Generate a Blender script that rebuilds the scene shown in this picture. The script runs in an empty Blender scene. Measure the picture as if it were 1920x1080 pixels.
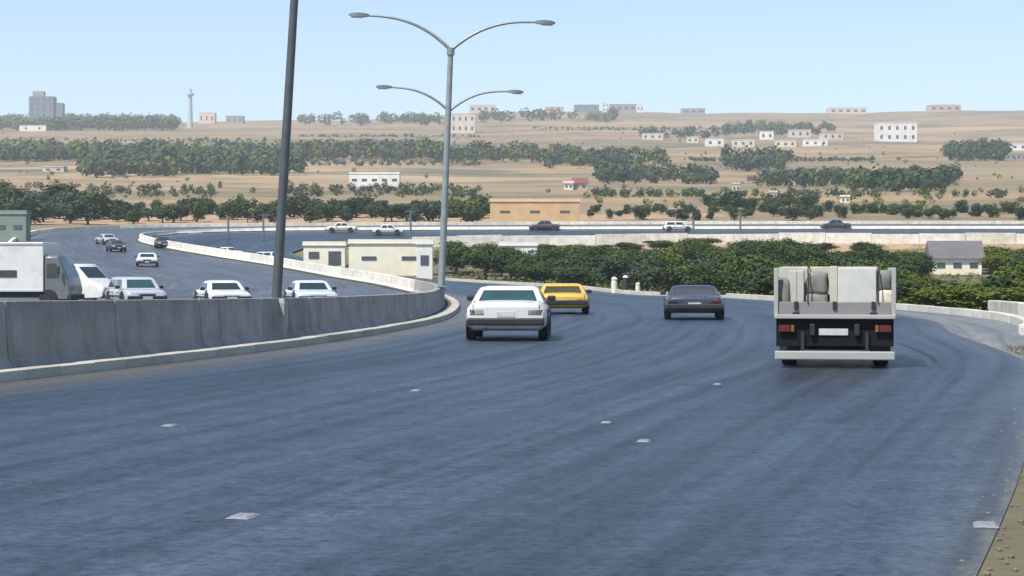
import bpy, bmesh, math, random
from mathutils import Vector, Matrix, noise
R_ = math.radians
random.seed(7)
scene = bpy.context.scene
C = scene.collection

# ------------------------------------------------------------------ camera, sky, sun, exposure
F = 3850.0            # focal length in pixels of the 1920 wide photograph
CAMZ = 1.75
PITCH = math.atan(40 / F)
cam_d = bpy.data.cameras.new('camera')
cam_d.sensor_width = 36.0
cam_d.lens = 36.0 * F / 1920.0
cam_d.clip_start = 0.1
cam_d.clip_end = 9000
cam = bpy.data.objects.new('camera', cam_d)
C.objects.link(cam)
cam.location = (0, 0, CAMZ)
cam.rotation_euler = (math.pi / 2 - PITCH, 0, 0)
scene.camera = cam

SUN_EL = R_(56)
SUN_AZ = R_(-137)      # measured from +Y towards +X: the sun stands left of and behind the camera
sdir = Vector((math.cos(SUN_EL) * math.sin(SUN_AZ), math.cos(SUN_EL) * math.cos(SUN_AZ), math.sin(SUN_EL)))
world = bpy.data.worlds.new('World')
scene.world = world
world.use_nodes = True
wn = world.node_tree
wn.nodes.clear()
sky = wn.nodes.new('ShaderNodeTexSky')
sky.sky_type = 'NISHITA'
sky.sun_disc = False
sky.sun_elevation = SUN_EL
sky.sun_rotation = SUN_AZ
sky.air_density = 1.0
sky.dust_density = 0.4
sky.ozone_density = 3.0
sky.altitude = 700
bg = wn.nodes.new('ShaderNodeBackground')
bg.inputs['Strength'].default_value = 0.105
wo = wn.nodes.new('ShaderNodeOutputWorld')
wn.links.new(sky.outputs[0], bg.inputs['Color'])
wn.links.new(bg.outputs[0], wo.inputs['Surface'])

sun_d = bpy.data.lights.new('sun', 'SUN')
sun_d.energy = 3.9
sun_d.angle = R_(0.53)
sun_d.color = (1.0, 0.95, 0.87)
sun = bpy.data.objects.new('sun', sun_d)
C.objects.link(sun)
sun.rotation_euler = (-sdir).to_track_quat('-Z', 'Y').to_euler()
sun.location = (-60, -40, 120)

scene.view_settings.view_transform = 'Standard'
scene.view_settings.look = 'None'
scene.view_settings.gamma = 1
scene.view_settings.exposure = 0.72
scene.view_settings.use_curve_mapping = False
HAZE_DENSITY = 0.0002

# ------------------------------------------------------------------ small maths
def lerp(a, b, t): return a + (b - a) * t
def sstep(a, b, x):
    t = max(0.0, min(1.0, (x - a) / (b - a)))
    return t * t * (3 - 2 * t)
def table(tb, x):
    if x <= tb[0][0]: return tb[0][1]
    for i in range(len(tb) - 1):
        if x <= tb[i + 1][0]:
            t = (x - tb[i][0]) / (tb[i + 1][0] - tb[i][0])
            return lerp(tb[i][1], tb[i + 1][1], t)
    return tb[-1][1]
def herm(tb, x):                      # smooth table lookup
    n = len(tb)
    if x <= tb[0][0]: return tb[0][1]
    if x >= tb[-1][0]: return tb[-1][1]
    for i in range(n - 1):
        if x <= tb[i + 1][0]: break
    def slope(k):
        if k == 0 or k == n - 1: return 0.0 if k == 0 else (tb[k][1] - tb[k-1][1]) / (tb[k][0] - tb[k-1][0])
        a = (tb[k][1] - tb[k-1][1]) / (tb[k][0] - tb[k-1][0])
        b = (tb[k+1][1] - tb[k][1]) / (tb[k+1][0] - tb[k][0])
        return 0.0 if a * b <= 0 else 2 * a * b / (a + b)
    h = tb[i+1][0] - tb[i][0]
    t = (x - tb[i][0]) / h
    m0, m1 = slope(i), slope(i + 1)
    return ((2*t**3 - 3*t*t + 1) * tb[i][1] + (t**3 - 2*t*t + t) * h * m0 + (-2*t**3 + 3*t*t) * tb[i+1][1] + (t**3 - t*t) * h * m1)
def catmull(P, s):                    # s in 0..len-1
    n = len(P)
    i = max(0, min(n - 2, int(math.floor(s))))
    t = s - i
    p0 = P[i - 1] if i > 0 else (2*P[0][0] - P[1][0], 2*P[0][1] - P[1][1])
    p1, p2 = P[i], P[i + 1]
    p3 = P[i + 2] if i + 2 < n else (2*P[-1][0] - P[-2][0], 2*P[-1][1] - P[-2][1])
    r = []
    for k in (0, 1):
        r.append(0.5 * (2*p1[k] + (-p0[k] + p2[k])*t + (2*p0[k] - 5*p1[k] + 4*p2[k] - p3[k])*t*t + (-p0[k] + 3*p1[k] - 3*p2[k] + p3[k])*t**3))
    return tuple(r)

# ------------------------------------------------------------------ the lie of the road (plan view, metres)
MED = [(-19,-12),(-14.5,4),(-10.2,20),(-7.7,31),(-4.9,43.5),(-2.9,58),(-2.1,72),(-2.5,95),(-4.2,122),(-7.2,145),(-13,167),(-22,198),(-31,222),(-42,250),(-47.5,268),(-46,284),(-36,292),(-20,295),(5,297),(45,299),(95,299),(180,298)]
RGT = [(-4.6,-15),(-0.1,2.2),(4.2,17),(7.0,27.5),(9.6,38.5),(11.6,54),(13.9,70),(13.8,97),(10.6,125),(6.6,148),(1.8,172),(-8,205),(-17,229),(-26.8,256),(-27.5,264),(-25,269),(-18,271),(-8,273),(8,275),(40,277),(85,276),(170,274)]
OUT = [(-44,-12),(-40,4),(-37,20),(-35,31),(-33,43),(-31,58),(-29.5,72),(-28.5,95),(-29,122),(-31,145),(-35,167),(-45,200),(-53,224),(-60,250),(-64,272),(-65,290),(-59,303),(-46,310),(-15,316),(30,321),(85,322),(170,322)]
KRB = [(11.9,50),(14.2,57),(15.9,67),(16.1,76),(15.4,90),(13.9,104),(10.9,125),(6.9,148),(2.1,172),(-7.7,205)]
def path_pts(P, s0, s1, step):        # points of a path at about equal distances
    out = []; n = int((s1 - s0) * 60)
    last = None; acc = 0
    for i in range(n + 1):
        s = s0 + (s1 - s0) * i / n
        p = catmull(P, s)
        if last is None or math.hypot(p[0] - last[0], p[1] - last[1]) >= step:
            out.append(p); last = p
    return out
def offset(pts, d):                   # to the right of travel for d > 0
    out = []
    for i, p in enumerate(pts):
        a = pts[max(0, i - 1)]; b = pts[min(len(pts) - 1, i + 1)]
        dx, dy = b[0] - a[0], b[1] - a[1]
        l = math.hypot(dx, dy) or 1
        out.append((p[0] + dy / l * d, p[1] - dx / l * d))
    return out
MED_D = [(p[1], p[0]) for p in [catmull(MED, i / 4) for i in range(0, 57)]]
RGT_D = [(p[1], p[0]) for p in [catmull(RGT, i / 4) for i in range(0, 53)]]
def med_x(d): return table(MED_D, d)
def rgt_x(d): return table(RGT_D, d)
KRB_D = [(37, 9.4), (43, 11.2), (50, 13.4), (57, 15.0), (67, 17.9), (76, 18.1), (90, 16.2), (104, 14.4), (125, 11.4), (148, 7.4), (172, 2.6), (205, -7.2)]
def edge_x(d): return max(rgt_x(d), table(KRB_D, d)) if 37 <= d <= 205 else rgt_x(d)

PROFILE = [(-80,0),(120,0),(135,0.05),(160,.6),(200,1.9),(250,4.2),(300,7.2),(335,9.15),(380,11.6),(450,15.8),(620,25.9),(750,34.9),(1000,53.7),(1300,79.4),(1700,114),(2200,159),(2600,194),(2800,203),(3100,200),(3700,160)]
DIP = [(120,0),(160,.5),(200,1.5),(230,2.0),(262,1.2),(285,0.0)]
RIDGE = [(0,-16),(330,-16),(420,-13),(700,-11),(830,-2),(900,5),(1200,5),(1500,1),(1620,2),(1720,4),(1830,7),(1920,8),(2300,8)]
def ground(x, d):
    z = herm(PROFILE, d)
    if 120 < d < 285:
        mx = med_x(d)
        z -= table(DIP, d) * sstep(mx - 1, mx + 10, x)
    if d < 230:
        e = x - edge_x(d)
        z -= 3.0 * sstep(1.5, 14, e) * (1 - sstep(150, 215, d))
    if d > 340:
        px = 960 + x / d * F
        z += d / F * table(RIDGE, px) * sstep(1400, 2600, d)
        k = sstep(340, 600, d)
        z += k * (noise.noise((x / 140, d / 210, 3.1)) * 2.6 + noise.noise((x / 47, d / 90, 9.7)) * 0.9) * min(1.0, d / 1000 + .3)
    return z
def row(x, d, z):                     # photograph row of a world point
    return 540 - F * math.tan(math.atan2(z - CAMZ, d) + PITCH)
def xat(px, d): return (px - 960) / F * d
def find_d(px, y, d0=150, d1=2950):   # ground depth under a photograph position
    d = d0
    while d < d1:
        x = xat(px, d)
        if row(x, d, ground(x, d)) <= y: return d
        d *= 1.004
    return d1

# ------------------------------------------------------------------ materials
MATS = {}
def nodes_of(name):
    m = bpy.data.materials.new(name); m.use_nodes = True
    nt = m.node_tree
    return m, nt, nt.nodes['Principled BSDF']
def ramp(nt, fac, stops):
    r = nt.nodes.new('ShaderNodeValToRGB')
    el = r.color_ramp.elements
    while len(el) < len(stops): el.new(0.5)
    for e, (p, c) in zip(el, stops):
        e.position = p; e.color = (*c, 1)
    nt.links.new(fac, r.inputs[0])
    return r.outputs[0]
def tex_noise(nt, vec, scale, detail=4, rough=.55):
    n = nt.nodes.new('ShaderNodeTexNoise')
    n.inputs['Scale'].default_value = scale; n.inputs['Detail'].default_value = detail; n.inputs['Roughness'].default_value = rough
    if vec is not None: nt.links.new(vec, n.inputs['Vector'])
    return n.outputs[0]
def mapping(nt, vec, scale):
    mp = nt.nodes.new('ShaderNodeMapping'); mp.inputs['Scale'].default_value = scale
    nt.links.new(vec, mp.inputs['Vector'])
    return mp.outputs[0]
def mix(nt, fac, a, b, mode='MIX'):
    m = nt.nodes.new('ShaderNodeMix'); m.data_type = 'RGBA'; m.blend_type = mode
    for sock, v in ((m.inputs[0], fac), (m.inputs[6], a), (m.inputs[7], b)):
        if hasattr(v, 'links') or hasattr(v, 'is_output'): nt.links.new(v, sock)
        elif isinstance(v, (int, float)): sock.default_value = v
        else: sock.default_value = (*v, 1)
    return m.outputs[2]
def maths(nt, op, a, b=0.0, clamp=False):
    m = nt.nodes.new('ShaderNodeMath'); m.operation = op; m.use_clamp = clamp
    for sock, v in ((m.inputs[0], a), (m.inputs[1], b)):
        if isinstance(v, (int, float)): sock.default_value = v
        else: nt.links.new(v, sock)
    return m.outputs[0]
def bump(nt, bsdf, h, strength, dist=.02):
    b = nt.nodes.new('ShaderNodeBump'); b.inputs['Strength'].default_value = strength; b.inputs['Distance'].default_value = dist
    nt.links.new(h, b.inputs['Height']); nt.links.new(b.outputs[0], bsdf.inputs['Normal'])

def mat_plain(name, col, rough=.6, var=.18, scale=6.0, metal=0.0, spec=.5, coat=0.0, bmp=0.0, dirt=None):
    if name in MATS: return MATS[name]
    m, nt, b = nodes_of(name)
    tc = nt.nodes.new('ShaderNodeTexCoord').outputs['Object']
    n = tex_noise(nt, tc, scale, 5)
    lo = tuple(max(0, c * (1 - var)) for c in col); hi = tuple(min(1, c * (1 + var)) for c in col)
    c = ramp(nt, n, [(.3, lo), (.7, hi)])
    if dirt:
        n2 = tex_noise(nt, tc, scale * .35, 6, .7)
        f = ramp(nt, n2, [(.48, (0, 0, 0)), (.72, (1, 1, 1))])
        c = mix(nt, maths(nt, 'MULTIPLY', f, dirt[1]), c, dirt[0])
    nt.links.new(c, b.inputs['Base Color'])
    b.inputs['Roughness'].default_value = rough; b.inputs['Metallic'].default_value = metal
    b.inputs['Specular IOR Level'].default_value = spec; b.inputs['Coat Weight'].default_value = coat
    b.inputs['Coat Roughness'].default_value = .12
    if bmp: bump(nt, b, n, bmp)
    MATS[name] = m
    return m
def paint(name, col, rough=.38):
    return mat_plain(name, col, rough, .06, 3.0, 0, .5, .35, 0, ((.33, .28, .22), .35))
def mat_asphalt(name, base, wide):
    if name in MATS: return MATS[name]
    m, nt, b = nodes_of(name)
    uv = nt.nodes.new('ShaderNodeUVMap').outputs[0]
    tc = nt.nodes.new('ShaderNodeTexCoord').outputs['Object']
    warp = tex_noise(nt, mapping(nt, uv, (.08, .02, 1)), 1.0, 3)
    v2 = nt.nodes.new('ShaderNodeVectorMath'); v2.operation = 'ADD'
    nt.links.new(uv, v2.inputs[0])
    cmb = nt.nodes.new('ShaderNodeCombineXYZ'); nt.links.new(maths(nt, 'MULTIPLY', warp, 1.4), cmb.inputs[0])
    nt.links.new(cmb.outputs[0], v2.inputs[1])
    uw = v2.outputs[0]
    streak = tex_noise(nt, mapping(nt, uw, (.75, .012, 1)), 1.0, 5, .6)
    streak2 = tex_noise(nt, mapping(nt, uw, (2.6, .05, 1)), 1.0, 3)
    patch = tex_noise(nt, mapping(nt, uv, (.22, .07, 1)), 1.0, 4)
    grain = tex_noise(nt, tc, 28, 3, .8)
    k = lambda s: tuple(c * s for c in base)
    c = ramp(nt, streak, [(.38, k(.4)), (.5, k(1.0)), (.62, k(1.95))])
    c = mix(nt, .55, c, ramp(nt, streak2, [(.38, k(.5)), (.62, k(1.7))]))
    c = mix(nt, .4, c, ramp(nt, patch, [(.38, k(.66)), (.62, k(1.42))]))
    c = mix(nt, .5, c, ramp(nt, grain, [(.3, (.62,)*3), (.7, (1.35,)*3)]), 'MULTIPLY')
    blot = tex_noise(nt, mapping(nt, tc, (1.7, 1.7, 1)), 1, 6, .75)
    c = mix(nt, .85, c, ramp(nt, blot, [(.36, (.66,)*3), (.5, (1.0,)*3), (.66, (1.42,)*3)]), 'MULTIPLY')
    speck = tex_noise(nt, tc, 9, 5, .85)
    c = mix(nt, .8, c, ramp(nt, speck, [(.36, (.6,)*3), (.5, (1.0,)*3), (.64, (1.55,)*3)]), 'MULTIPLY')
    oil = tex_noise(nt, mapping(nt, uv, (.9, .16, 1)), 1.0, 4, .6)
    c = mix(nt, maths(nt, 'MULTIPLY', ramp(nt, oil, [(.6, (0,)*3), (.7, (1,)*3)]), .5), c, k(.4))
    vp = nt.nodes.new('ShaderNodeTexVoronoi'); vp.distance = 'CHEBYCHEV'; vp.inputs['Scale'].default_value = 1
    nt.links.new(mapping(nt, uv, (.16, .03, 1)), vp.inputs['Vector'])
    sp = nt.nodes.new('ShaderNodeSeparateColor'); nt.links.new(vp.outputs['Color'], sp.inputs[0])
    c = mix(nt, .8, c, ramp(nt, sp.outputs[0], [(0, (.80,)*3), (.5, (1.0,)*3), (1, (1.16,)*3)]), 'MULTIPLY')
    # thin cracks sealed with tar
    vo = nt.nodes.new('ShaderNodeTexVoronoi'); vo.feature = 'DISTANCE_TO_EDGE'; vo.inputs['Scale'].default_value = 1
    nt.links.new(mapping(nt, uw, (.12, .035, 1)), vo.inputs['Vector'])
    crack = ramp(nt, vo.outputs['Distance'], [(.0, (1, 1, 1)), (.012, (0, 0, 0))])
    gate = ramp(nt, tex_noise(nt, mapping(nt, uv, (.1, .04, 1)), 1.0, 2), [(.48, (0, 0, 0)), (.6, (1, 1, 1))])
    c = mix(nt, maths(nt, 'MULTIPLY', maths(nt, 'MULTIPLY', crack, gate), .8), c, k(.3))
    # dust blown along the edges of the carriageway
    sx = nt.nodes.new('ShaderNodeSeparateXYZ'); nt.links.new(uv, sx.inputs[0])
    dn = tex_noise(nt, mapping(nt, uv, (.5, .06, 1)), 1.0, 5)
    edge = maths(nt, 'SUBTRACT', maths(nt, 'ADD', 1.25, maths(nt, 'MULTIPLY', dn, 1.6)), sx.outputs[0])
    edge = maths(nt, 'MULTIPLY', edge, .62, True)
    c = mix(nt, maths(nt, 'MULTIPLY', edge, .6), c, (.14, .125, .10))
    edge2 = maths(nt, 'SUBTRACT', sx.outputs[0], maths(nt, 'SUBTRACT', wide - .1, maths(nt, 'MULTIPLY', dn, 1.5)))
    edge2 = maths(nt, 'MULTIPLY', edge2, .8, True)
    c = mix(nt, maths(nt, 'MULTIPLY', edge2, .42), c, (.13, .12, .10))
    fn = tex_noise(nt, mapping(nt, uv, (2.2, .7, 1)), 1.0, 6, .7)
    e3 = maths(nt, 'SUBTRACT', sx.outputs[0], maths(nt, 'SUBTRACT', wide - .10 if wide < 20 else 99, maths(nt, 'MULTIPLY', maths(nt, 'SUBTRACT', fn, .5), .9)))
    c = mix(nt, maths(nt, 'MULTIPLY', e3, 4.0, True), c, (.135, .12, .075))
    nt.links.new(c, b.inputs['Base Color'])
    nt.links.new(ramp(nt, streak, [(.38, (.34,)*3), (.62, (.52,)*3)]), b.inputs['Roughness'])
    sl = ramp(nt, speck, [(.36, (.10,)*3), (.5, (.46,)*3), (.64, (.85,)*3)])
    sl = mix(nt, 1.0, sl, ramp(nt, blot, [(.36, (.75,)*3), (.66, (1.15,)*3)]), 'MULTIPLY')
    sl = mix(nt, 1.0, sl, ramp(nt, streak, [(.38, (.42,)*3), (.5, (1.0,)*3), (.62, (1.7,)*3)]), 'MULTIPLY')
    sl = mix(nt, 1.0, sl, ramp(nt, streak2, [(.38, (.65,)*3), (.62, (1.4,)*3)]), 'MULTIPLY')
    sl = mix(nt, maths(nt, 'MULTIPLY', crack, gate), sl, (.02, .02, .02))
    nt.links.new(sl, b.inputs['Specular IOR Level'])
    bump(nt, b, speck, .9, .018)
    MATS[name] = m
    return m
def mat_ground():
    m, nt, b = nodes_of('dry ground')
    tc = nt.nodes.new('ShaderNodeTexCoord').outputs['Object']
    w = tex_noise(nt, mapping(nt, tc, (.006, .006, .006)), 1, 3)
    wv = nt.nodes.new('ShaderNodeVectorMath'); wv.operation = 'SCALE'; wv.inputs['Scale'].default_value = 60
    cmb = nt.nodes.new('ShaderNodeCombineXYZ'); nt.links.new(w, cmb.inputs[0]); nt.links.new(w, cmb.inputs[1])
    nt.links.new(cmb.outputs[0], wv.inputs[0])
    ad = nt.nodes.new('ShaderNodeVectorMath'); ad.operation = 'ADD'
    nt.links.new(tc, ad.inputs[0]); nt.links.new(wv.outputs[0], ad.inputs[1])
    vo = nt.nodes.new('ShaderNodeTexVoronoi'); vo.inputs['Scale'].default_value = 1; vo.inputs['Randomness'].default_value = .9
    nt.links.new(mapping(nt, ad.outputs[0], (.0036, .0165, 0)), vo.inputs['Vector'])
    sp = nt.nodes.new('ShaderNodeSeparateColor'); nt.links.new(vo.outputs['Color'], sp.inputs[0])
    fld = ramp(nt, sp.outputs[0], [(0, (.38, .25, .14)), (.16, (.19, .16, .105)), (.28, (.42, .29, .175)), (.40, (.115, .125, .08)), (.52, (.36, .215, .14)), (.62, (.43, .33, .215)), (.70, (.10, .115, .07)), (.80, (.24, .19, .13)), (.9, (.15, .15, .10))])
    n1 = tex_noise(nt, mapping(nt, tc, (.012, .03, .03)), 1, 6, .62)
    c = mix(nt, .36, fld, ramp(nt, n1, [(.34, (.11, .115, .07)), (.5, (.34, .225, .12)), (.66, (.44, .30, .17))]))
    sy = nt.nodes.new('ShaderNodeSeparateXYZ'); nt.links.new(tc, sy.inputs[0])
    mr = nt.nodes.new('ShaderNodeMapRange'); mr.inputs['From Min'].default_value = 200; mr.inputs['From Max'].default_value = 275
    nt.links.new(sy.outputs[1], mr.inputs['Value'])
    c = mix(nt, mr.outputs[0], (.135, .12, .075), c)
    n2 = tex_noise(nt, mapping(nt, tc, (.35, .35, .35)), 1, 6, .7)
    c = mix(nt, .35, c, ramp(nt, n2, [(.3, (.55,)*3), (.7, (1.35,)*3)]), 'MULTIPLY')
    n3 = tex_noise(nt, mapping(nt, tc, (3, 3, 3)), 1, 6, .75)
    c = mix(nt, .4, c, ramp(nt, n3, [(.3, (.6,)*3), (.7, (1.3,)*3)]), 'MULTIPLY')
    n4 = tex_noise(nt, mapping(nt, tc, (.016, .012, .02)), 1, 5, .6)
    c = mix(nt, maths(nt, 'MULTIPLY', ramp(nt, n4, [(.52, (0,)*3), (.66, (1,)*3)]), .7), c, (.09, .105, .06))
    nt.links.new(c, b.inputs['Base Color'])
    b.inputs['Roughness'].default_value = .95; b.inputs['Specular IOR Level'].default_value = .15
    bump(nt, b, n3, .5, .05)
    return m
def mat_leaf(name, a, b_):
    if name in MATS: return MATS[name]
    m, nt, b = nodes_of(name)
    oi = nt.nodes.new('ShaderNodeObjectInfo').outputs['Random']
    tc = nt.nodes.new('ShaderNodeTexCoord').outputs['Object']
    n = tex_noise(nt, tc, 1.3, 4, .7)
    c = ramp(nt, n, [(.3, a), (.7, b_)])
    c = mix(nt, 1.0, c, ramp(nt, oi, [(0, (.72, .78, .75)), (.5, (1, 1, 1)), (1, (1.3, 1.15, .8))]), 'MULTIPLY')
    nt.links.new(c, b.inputs['Base Color'])
    b.inputs['Roughness'].default_value = .7; b.inputs['Specular IOR Level'].default_value = .25
    MATS[name] = m
    return m
def mat_glass(name='car glass', col=(.02, .035, .04)):
    return mat_plain(name, col, .07, .2, 2.0, 0, .6)
def mat_concrete(name, col, dirt=.5):
    if name in MATS: return MATS[name]
    m, nt, b = nodes_of(name)
    tc = nt.nodes.new('ShaderNodeTexCoord').outputs['Object']
    oi = nt.nodes.new('ShaderNodeObjectInfo').outputs['Random']
    n = tex_noise(nt, tc, 1.1, 6, .65); n2 = tex_noise(nt, mapping(nt, tc, (1.6, 1.6, .35)), 1.4, 5, .7); n3 = tex_noise(nt, tc, 30, 3, .7)
    k = lambda s: tuple(c * s for c in col)
    c = ramp(nt, n, [(.28, k(.72)), (.72, k(1.2))])
    c = mix(nt, maths(nt, 'MULTIPLY', ramp(nt, n2, [(.5, (0,)*3), (.7, (1,)*3)]), dirt), c, (.10, .08, .07))
    c = mix(nt, .35, c, ramp(nt, n3, [(.3, (.7,)*3), (.7, (1.25,)*3)]), 'MULTIPLY')
    c = mix(nt, .8, c, ramp(nt, oi, [(0, (.86,)*3), (1, (1.1,)*3)]), 'MULTIPLY')
    nt.links.new(c, b.inputs['Base Color'])
    b.inputs['Roughness'].default_value = .9; b.inputs['Specular IOR Level'].default_value = .2
    bump(nt, b, n3, .3, .01)
    MATS[name] = m
    return m

# ------------------------------------------------------------------ object helpers
def link(o, parent=None):
    C.objects.link(o)
    if parent is not None: o.parent = parent
    return o
def tag(o, label=None, cat=None, group=None, kind=None):
    if label: o['label'] = label
    if cat: o['category'] = cat
    if group: o['group'] = group
    if kind: o['kind'] = kind
    return o
def thing(name, label, cat, loc=(0, 0, 0), rz=0.0, group=None):
    o = bpy.data.objects.new(name, None); o.empty_display_size = .3
    C.objects.link(o); o.location = loc; o.rotation_euler = (0, 0, rz)
    return tag(o, label, cat, group)
def mesh_obj(name, bm, m, parent=None, smooth=None, bevel=0.0):
    bm.normal_update()
    me = bpy.data.meshes.new(name)
    bm.to_mesh(me); bm.free()
    for mm in (m if isinstance(m, (list, tuple)) else [m]): me.materials.append(mm)
    if smooth is not None:
        for p in me.polygons: p.use_smooth = True
        me.set_sharp_from_angle(angle=R_(smooth))
    o = bpy.data.objects.new(name, me)
    if bevel:
        md = o.modifiers.new('bevel', 'BEVEL'); md.width = bevel; md.segments = 2; md.limit_method = 'ANGLE'
    return link(o, parent)
def share(o, name, parent, loc=None, rot=None, scale=None):
    c = bpy.data.objects.new(name, o.data)
    for md in o.modifiers:
        if md.type == 'BEVEL':
            n = c.modifiers.new('bevel', 'BEVEL'); n.width = md.width; n.segments = md.segments; n.limit_method = 'ANGLE'
    link(c, parent)
    if loc is not None: c.location = loc
    if rot is not None: c.rotation_euler = rot
    if scale is not None: c.scale = scale
    return c
def box(bm, c, s, rz=0.0, mi=0):
    hx, hy, hz = s[0] / 2, s[1] / 2, s[2] / 2
    vs = []
    for z in (-hz, hz):
        for x, y in ((-hx, -hy), (hx, -hy), (hx, hy), (-hx, hy)):
            xr = x * math.cos(rz) - y * math.sin(rz); yr = x * math.sin(rz) + y * math.cos(rz)
            vs.append(bm.verts.new((c[0] + xr, c[1] + yr, c[2] + z)))
    for f in ((3, 2, 1, 0), (4, 5, 6, 7), (0, 1, 5, 4), (1, 2, 6, 5), (2, 3, 7, 6), (3, 0, 4, 7)):
        bm.faces.new([vs[i] for i in f]).material_index = mi
    return vs
def bm_box(c, s, rz=0.0):
    bm = bmesh.new(); box(bm, c, s, rz); return bm
def tube(bm, pts, rad, n=10, cap=True):
    rings = []
    for i, p in enumerate(pts):
        p = Vector(p)
        a = Vector(pts[max(0, i - 1)]); b = Vector(pts[min(len(pts) - 1, i + 1)])
        t = (b - a).normalized()
        u = t.cross(Vector((0, 1, 0)) if abs(t.y) < .9 else Vector((1, 0, 0))).normalized()
        v = t.cross(u)
        r = rad[i] if isinstance(rad, (list, tuple)) else rad
        rings.append([bm.verts.new(p + (u * math.cos(2*math.pi*k/n) + v * math.sin(2*math.pi*k/n)) * r) for k in range(n)])
    for i in range(len(rings) - 1):
        for k in range(n):
            bm.faces.new((rings[i][k], rings[i][(k+1) % n], rings[i+1][(k+1) % n], rings[i+1][k]))
    if cap:
        bm.faces.new(list(reversed(rings[0]))); bm.faces.new(rings[-1])
    return bm
def disc_lathe(bm, prof, n=20):      # lathe about the x axis: prof = [(x, r)]
    rings = []
    for x, r in prof:
        rings.append([bm.verts.new((x, r * math.cos(2*math.pi*k/n), r * math.sin(2*math.pi*k/n))) for k in range(n)])
    for i in range(len(rings) - 1):
        for k in range(n):
            bm.faces.new((rings[i][k], rings[i][(k+1) % n], rings[i+1][(k+1) % n], rings[i+1][k]))
    bm.faces.new(rings[0]); bm.faces.new(list(reversed(rings[-1])))
    bmesh.ops.recalc_face_normals(bm, faces=bm.faces)
    return bm
def loft(bm, sections, cap=True, mi=0):
    rings = [[bm.verts.new(p) for p in s] for s in sections]
    n = len(rings[0])
    for i in range(len(rings) - 1):
        for k in range(n):
            bm.faces.new((rings[i][k], rings[i][(k+1) % n], rings[i+1][(k+1) % n], rings[i+1][k])).material_index = mi
    if cap:
        bm.faces.new(list(reversed(rings[0]))); bm.faces.new(rings[-1])
    bmesh.ops.recalc_face_normals(bm, faces=bm.faces)
    return bm
def slab(bm, q, t, ml=0.0, mr=0.0, mb=0.0, mt=0.0, off=.004):
    """thin panel lying on quad q = (bottom left, bottom right, top right, top left), inset by margins, pushed outward"""
    a, b, c, d = [Vector(p) for p in q]
    n = (b - a).cross(d - a).normalized()
    def pt(u, v): return (a * (1-u) + b * u) * (1-v) + (d * (1-u) + c * u) * v
    P = [pt(ml, mb), pt(1-mr, mb), pt(1-mr, 1-mt), pt(ml, 1-mt)]
    lo = [bm.verts.new(p + n * (off - t)) for p in P]; hi = [bm.verts.new(p + n * off) for p in P]
    bm.faces.new(hi); bm.faces.new(list(reversed(lo)))
    for i in range(4):
        j = (i + 1) % 4
        bm.faces.new((lo[i], lo[j], hi[j], hi[i]))
    return bm

# ------------------------------------------------------------------ the ground
def sorted_rows():
    ds = []; d = -75.0
    while d < 345: ds.append(d); d += 1.6
    while d < 3700: ds.append(d); d *= 1.012
    return ds
G_ROWS = sorted_rows()
NC = 170
bm = bmesh.new(); prev = None
for d in G_ROWS:
    hw = 75 + .34 * max(d, 0)
    m_ = .010 if d < 48 else (lerp(.010, .25, sstep(48, 140, d)) if d < 335 else lerp(.25, 0, sstep(335, 360, d)))
    cur = []
    for i in range(NC + 1):
        x = lerp(-hw, hw, i / NC)
        cur.append(bm.verts.new((x, d, ground(x, d) - m_)))
    if prev:
        for i in range(NC): bm.faces.new((prev[i], prev[i+1], cur[i+1], cur[i]))
    prev = cur
g = mesh_obj('ground', bm, mat_ground(), None, 180)
tag(g, kind='structure')

def sheet(name, A, B, s0, s1, n, nx, dz, m, offA=0.0, kind='structure', uw=None):
    pa = [catmull(A, s0 + (s1 - s0) * i / n) for i in range(n + 1)]
    pb = [catmull(B, s0 + (s1 - s0) * i / n) for i in range(n + 1)]
    if offA: pa = offset(pa, offA)
    bm = bmesh.new(); uvl = bm.loops.layers.uv.new('UVMap')
    rows = []; v = 0.0; last = None
    for a, b in zip(pa, pb):
        if last: v += math.hypot((a[0]+b[0])/2 - last[0], (a[1]+b[1])/2 - last[1])
        last = ((a[0]+b[0])/2, (a[1]+b[1])/2)
        w = math.hypot(b[0]-a[0], b[1]-a[1])
        r = []
        for k in range(nx + 1):
            t = k / nx; x = lerp(a[0], b[0], t); y = lerp(a[1], b[1], t)
            r.append((bm.verts.new((x, y, ground(x, y) + dz)), ((uw or w) * t, v)))
        rows.append(r)
    for i in range(n):
        for k in range(nx):
            q = (rows[i][k], rows[i][k+1], rows[i+1][k+1], rows[i+1][k])
            f = bm.faces.new([p[0] for p in q])
            for lp, p in zip(f.loops, q): lp[uvl].uv = p[1]
    bmesh.ops.recalc_face_normals(bm, faces=bm.faces)
    for f in bm.faces:
        if f.normal.z < 0: f.normal_flip()
    return tag(mesh_obj(name, bm, m, None, 180), kind=kind)

A_NEAR = mat_asphalt('asphalt', (.022, .034, .050), 15.2)
A_FAR = mat_asphalt('asphalt inbound', (.058, .063, .070), 27)
near_road = sheet('road', MED, RGT, 0, 21, 420, 24, 0.0, A_NEAR, uw=15.2)
inbound = sheet('oncoming_road', OUT, MED, 0, 21, 300, 20, 0.004, A_FAR)
# dusty shoulder between the asphalt and the kerb on the outside of the bend
SH_IN = [(7.0,30),(8.4,36.5),(9.6,44),(11.0,54),(12.6,62),(13.6,70),(13.9,80),(13.9,90),(13.5,101)]
SH_OUT = [(7.7,30),(9.9,37),(12.0,47),(14.0,55.5),(15.6,64.5),(16.1,73),(16.0,82),(15.3,91),(14.1,102)]
shoulder = sheet('road_shoulder', SH_IN, SH_OUT, 0, 8, 70, 6, -0.005, mat_asphalt('dusty shoulder', (.15, .145, .135), 5))

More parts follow.
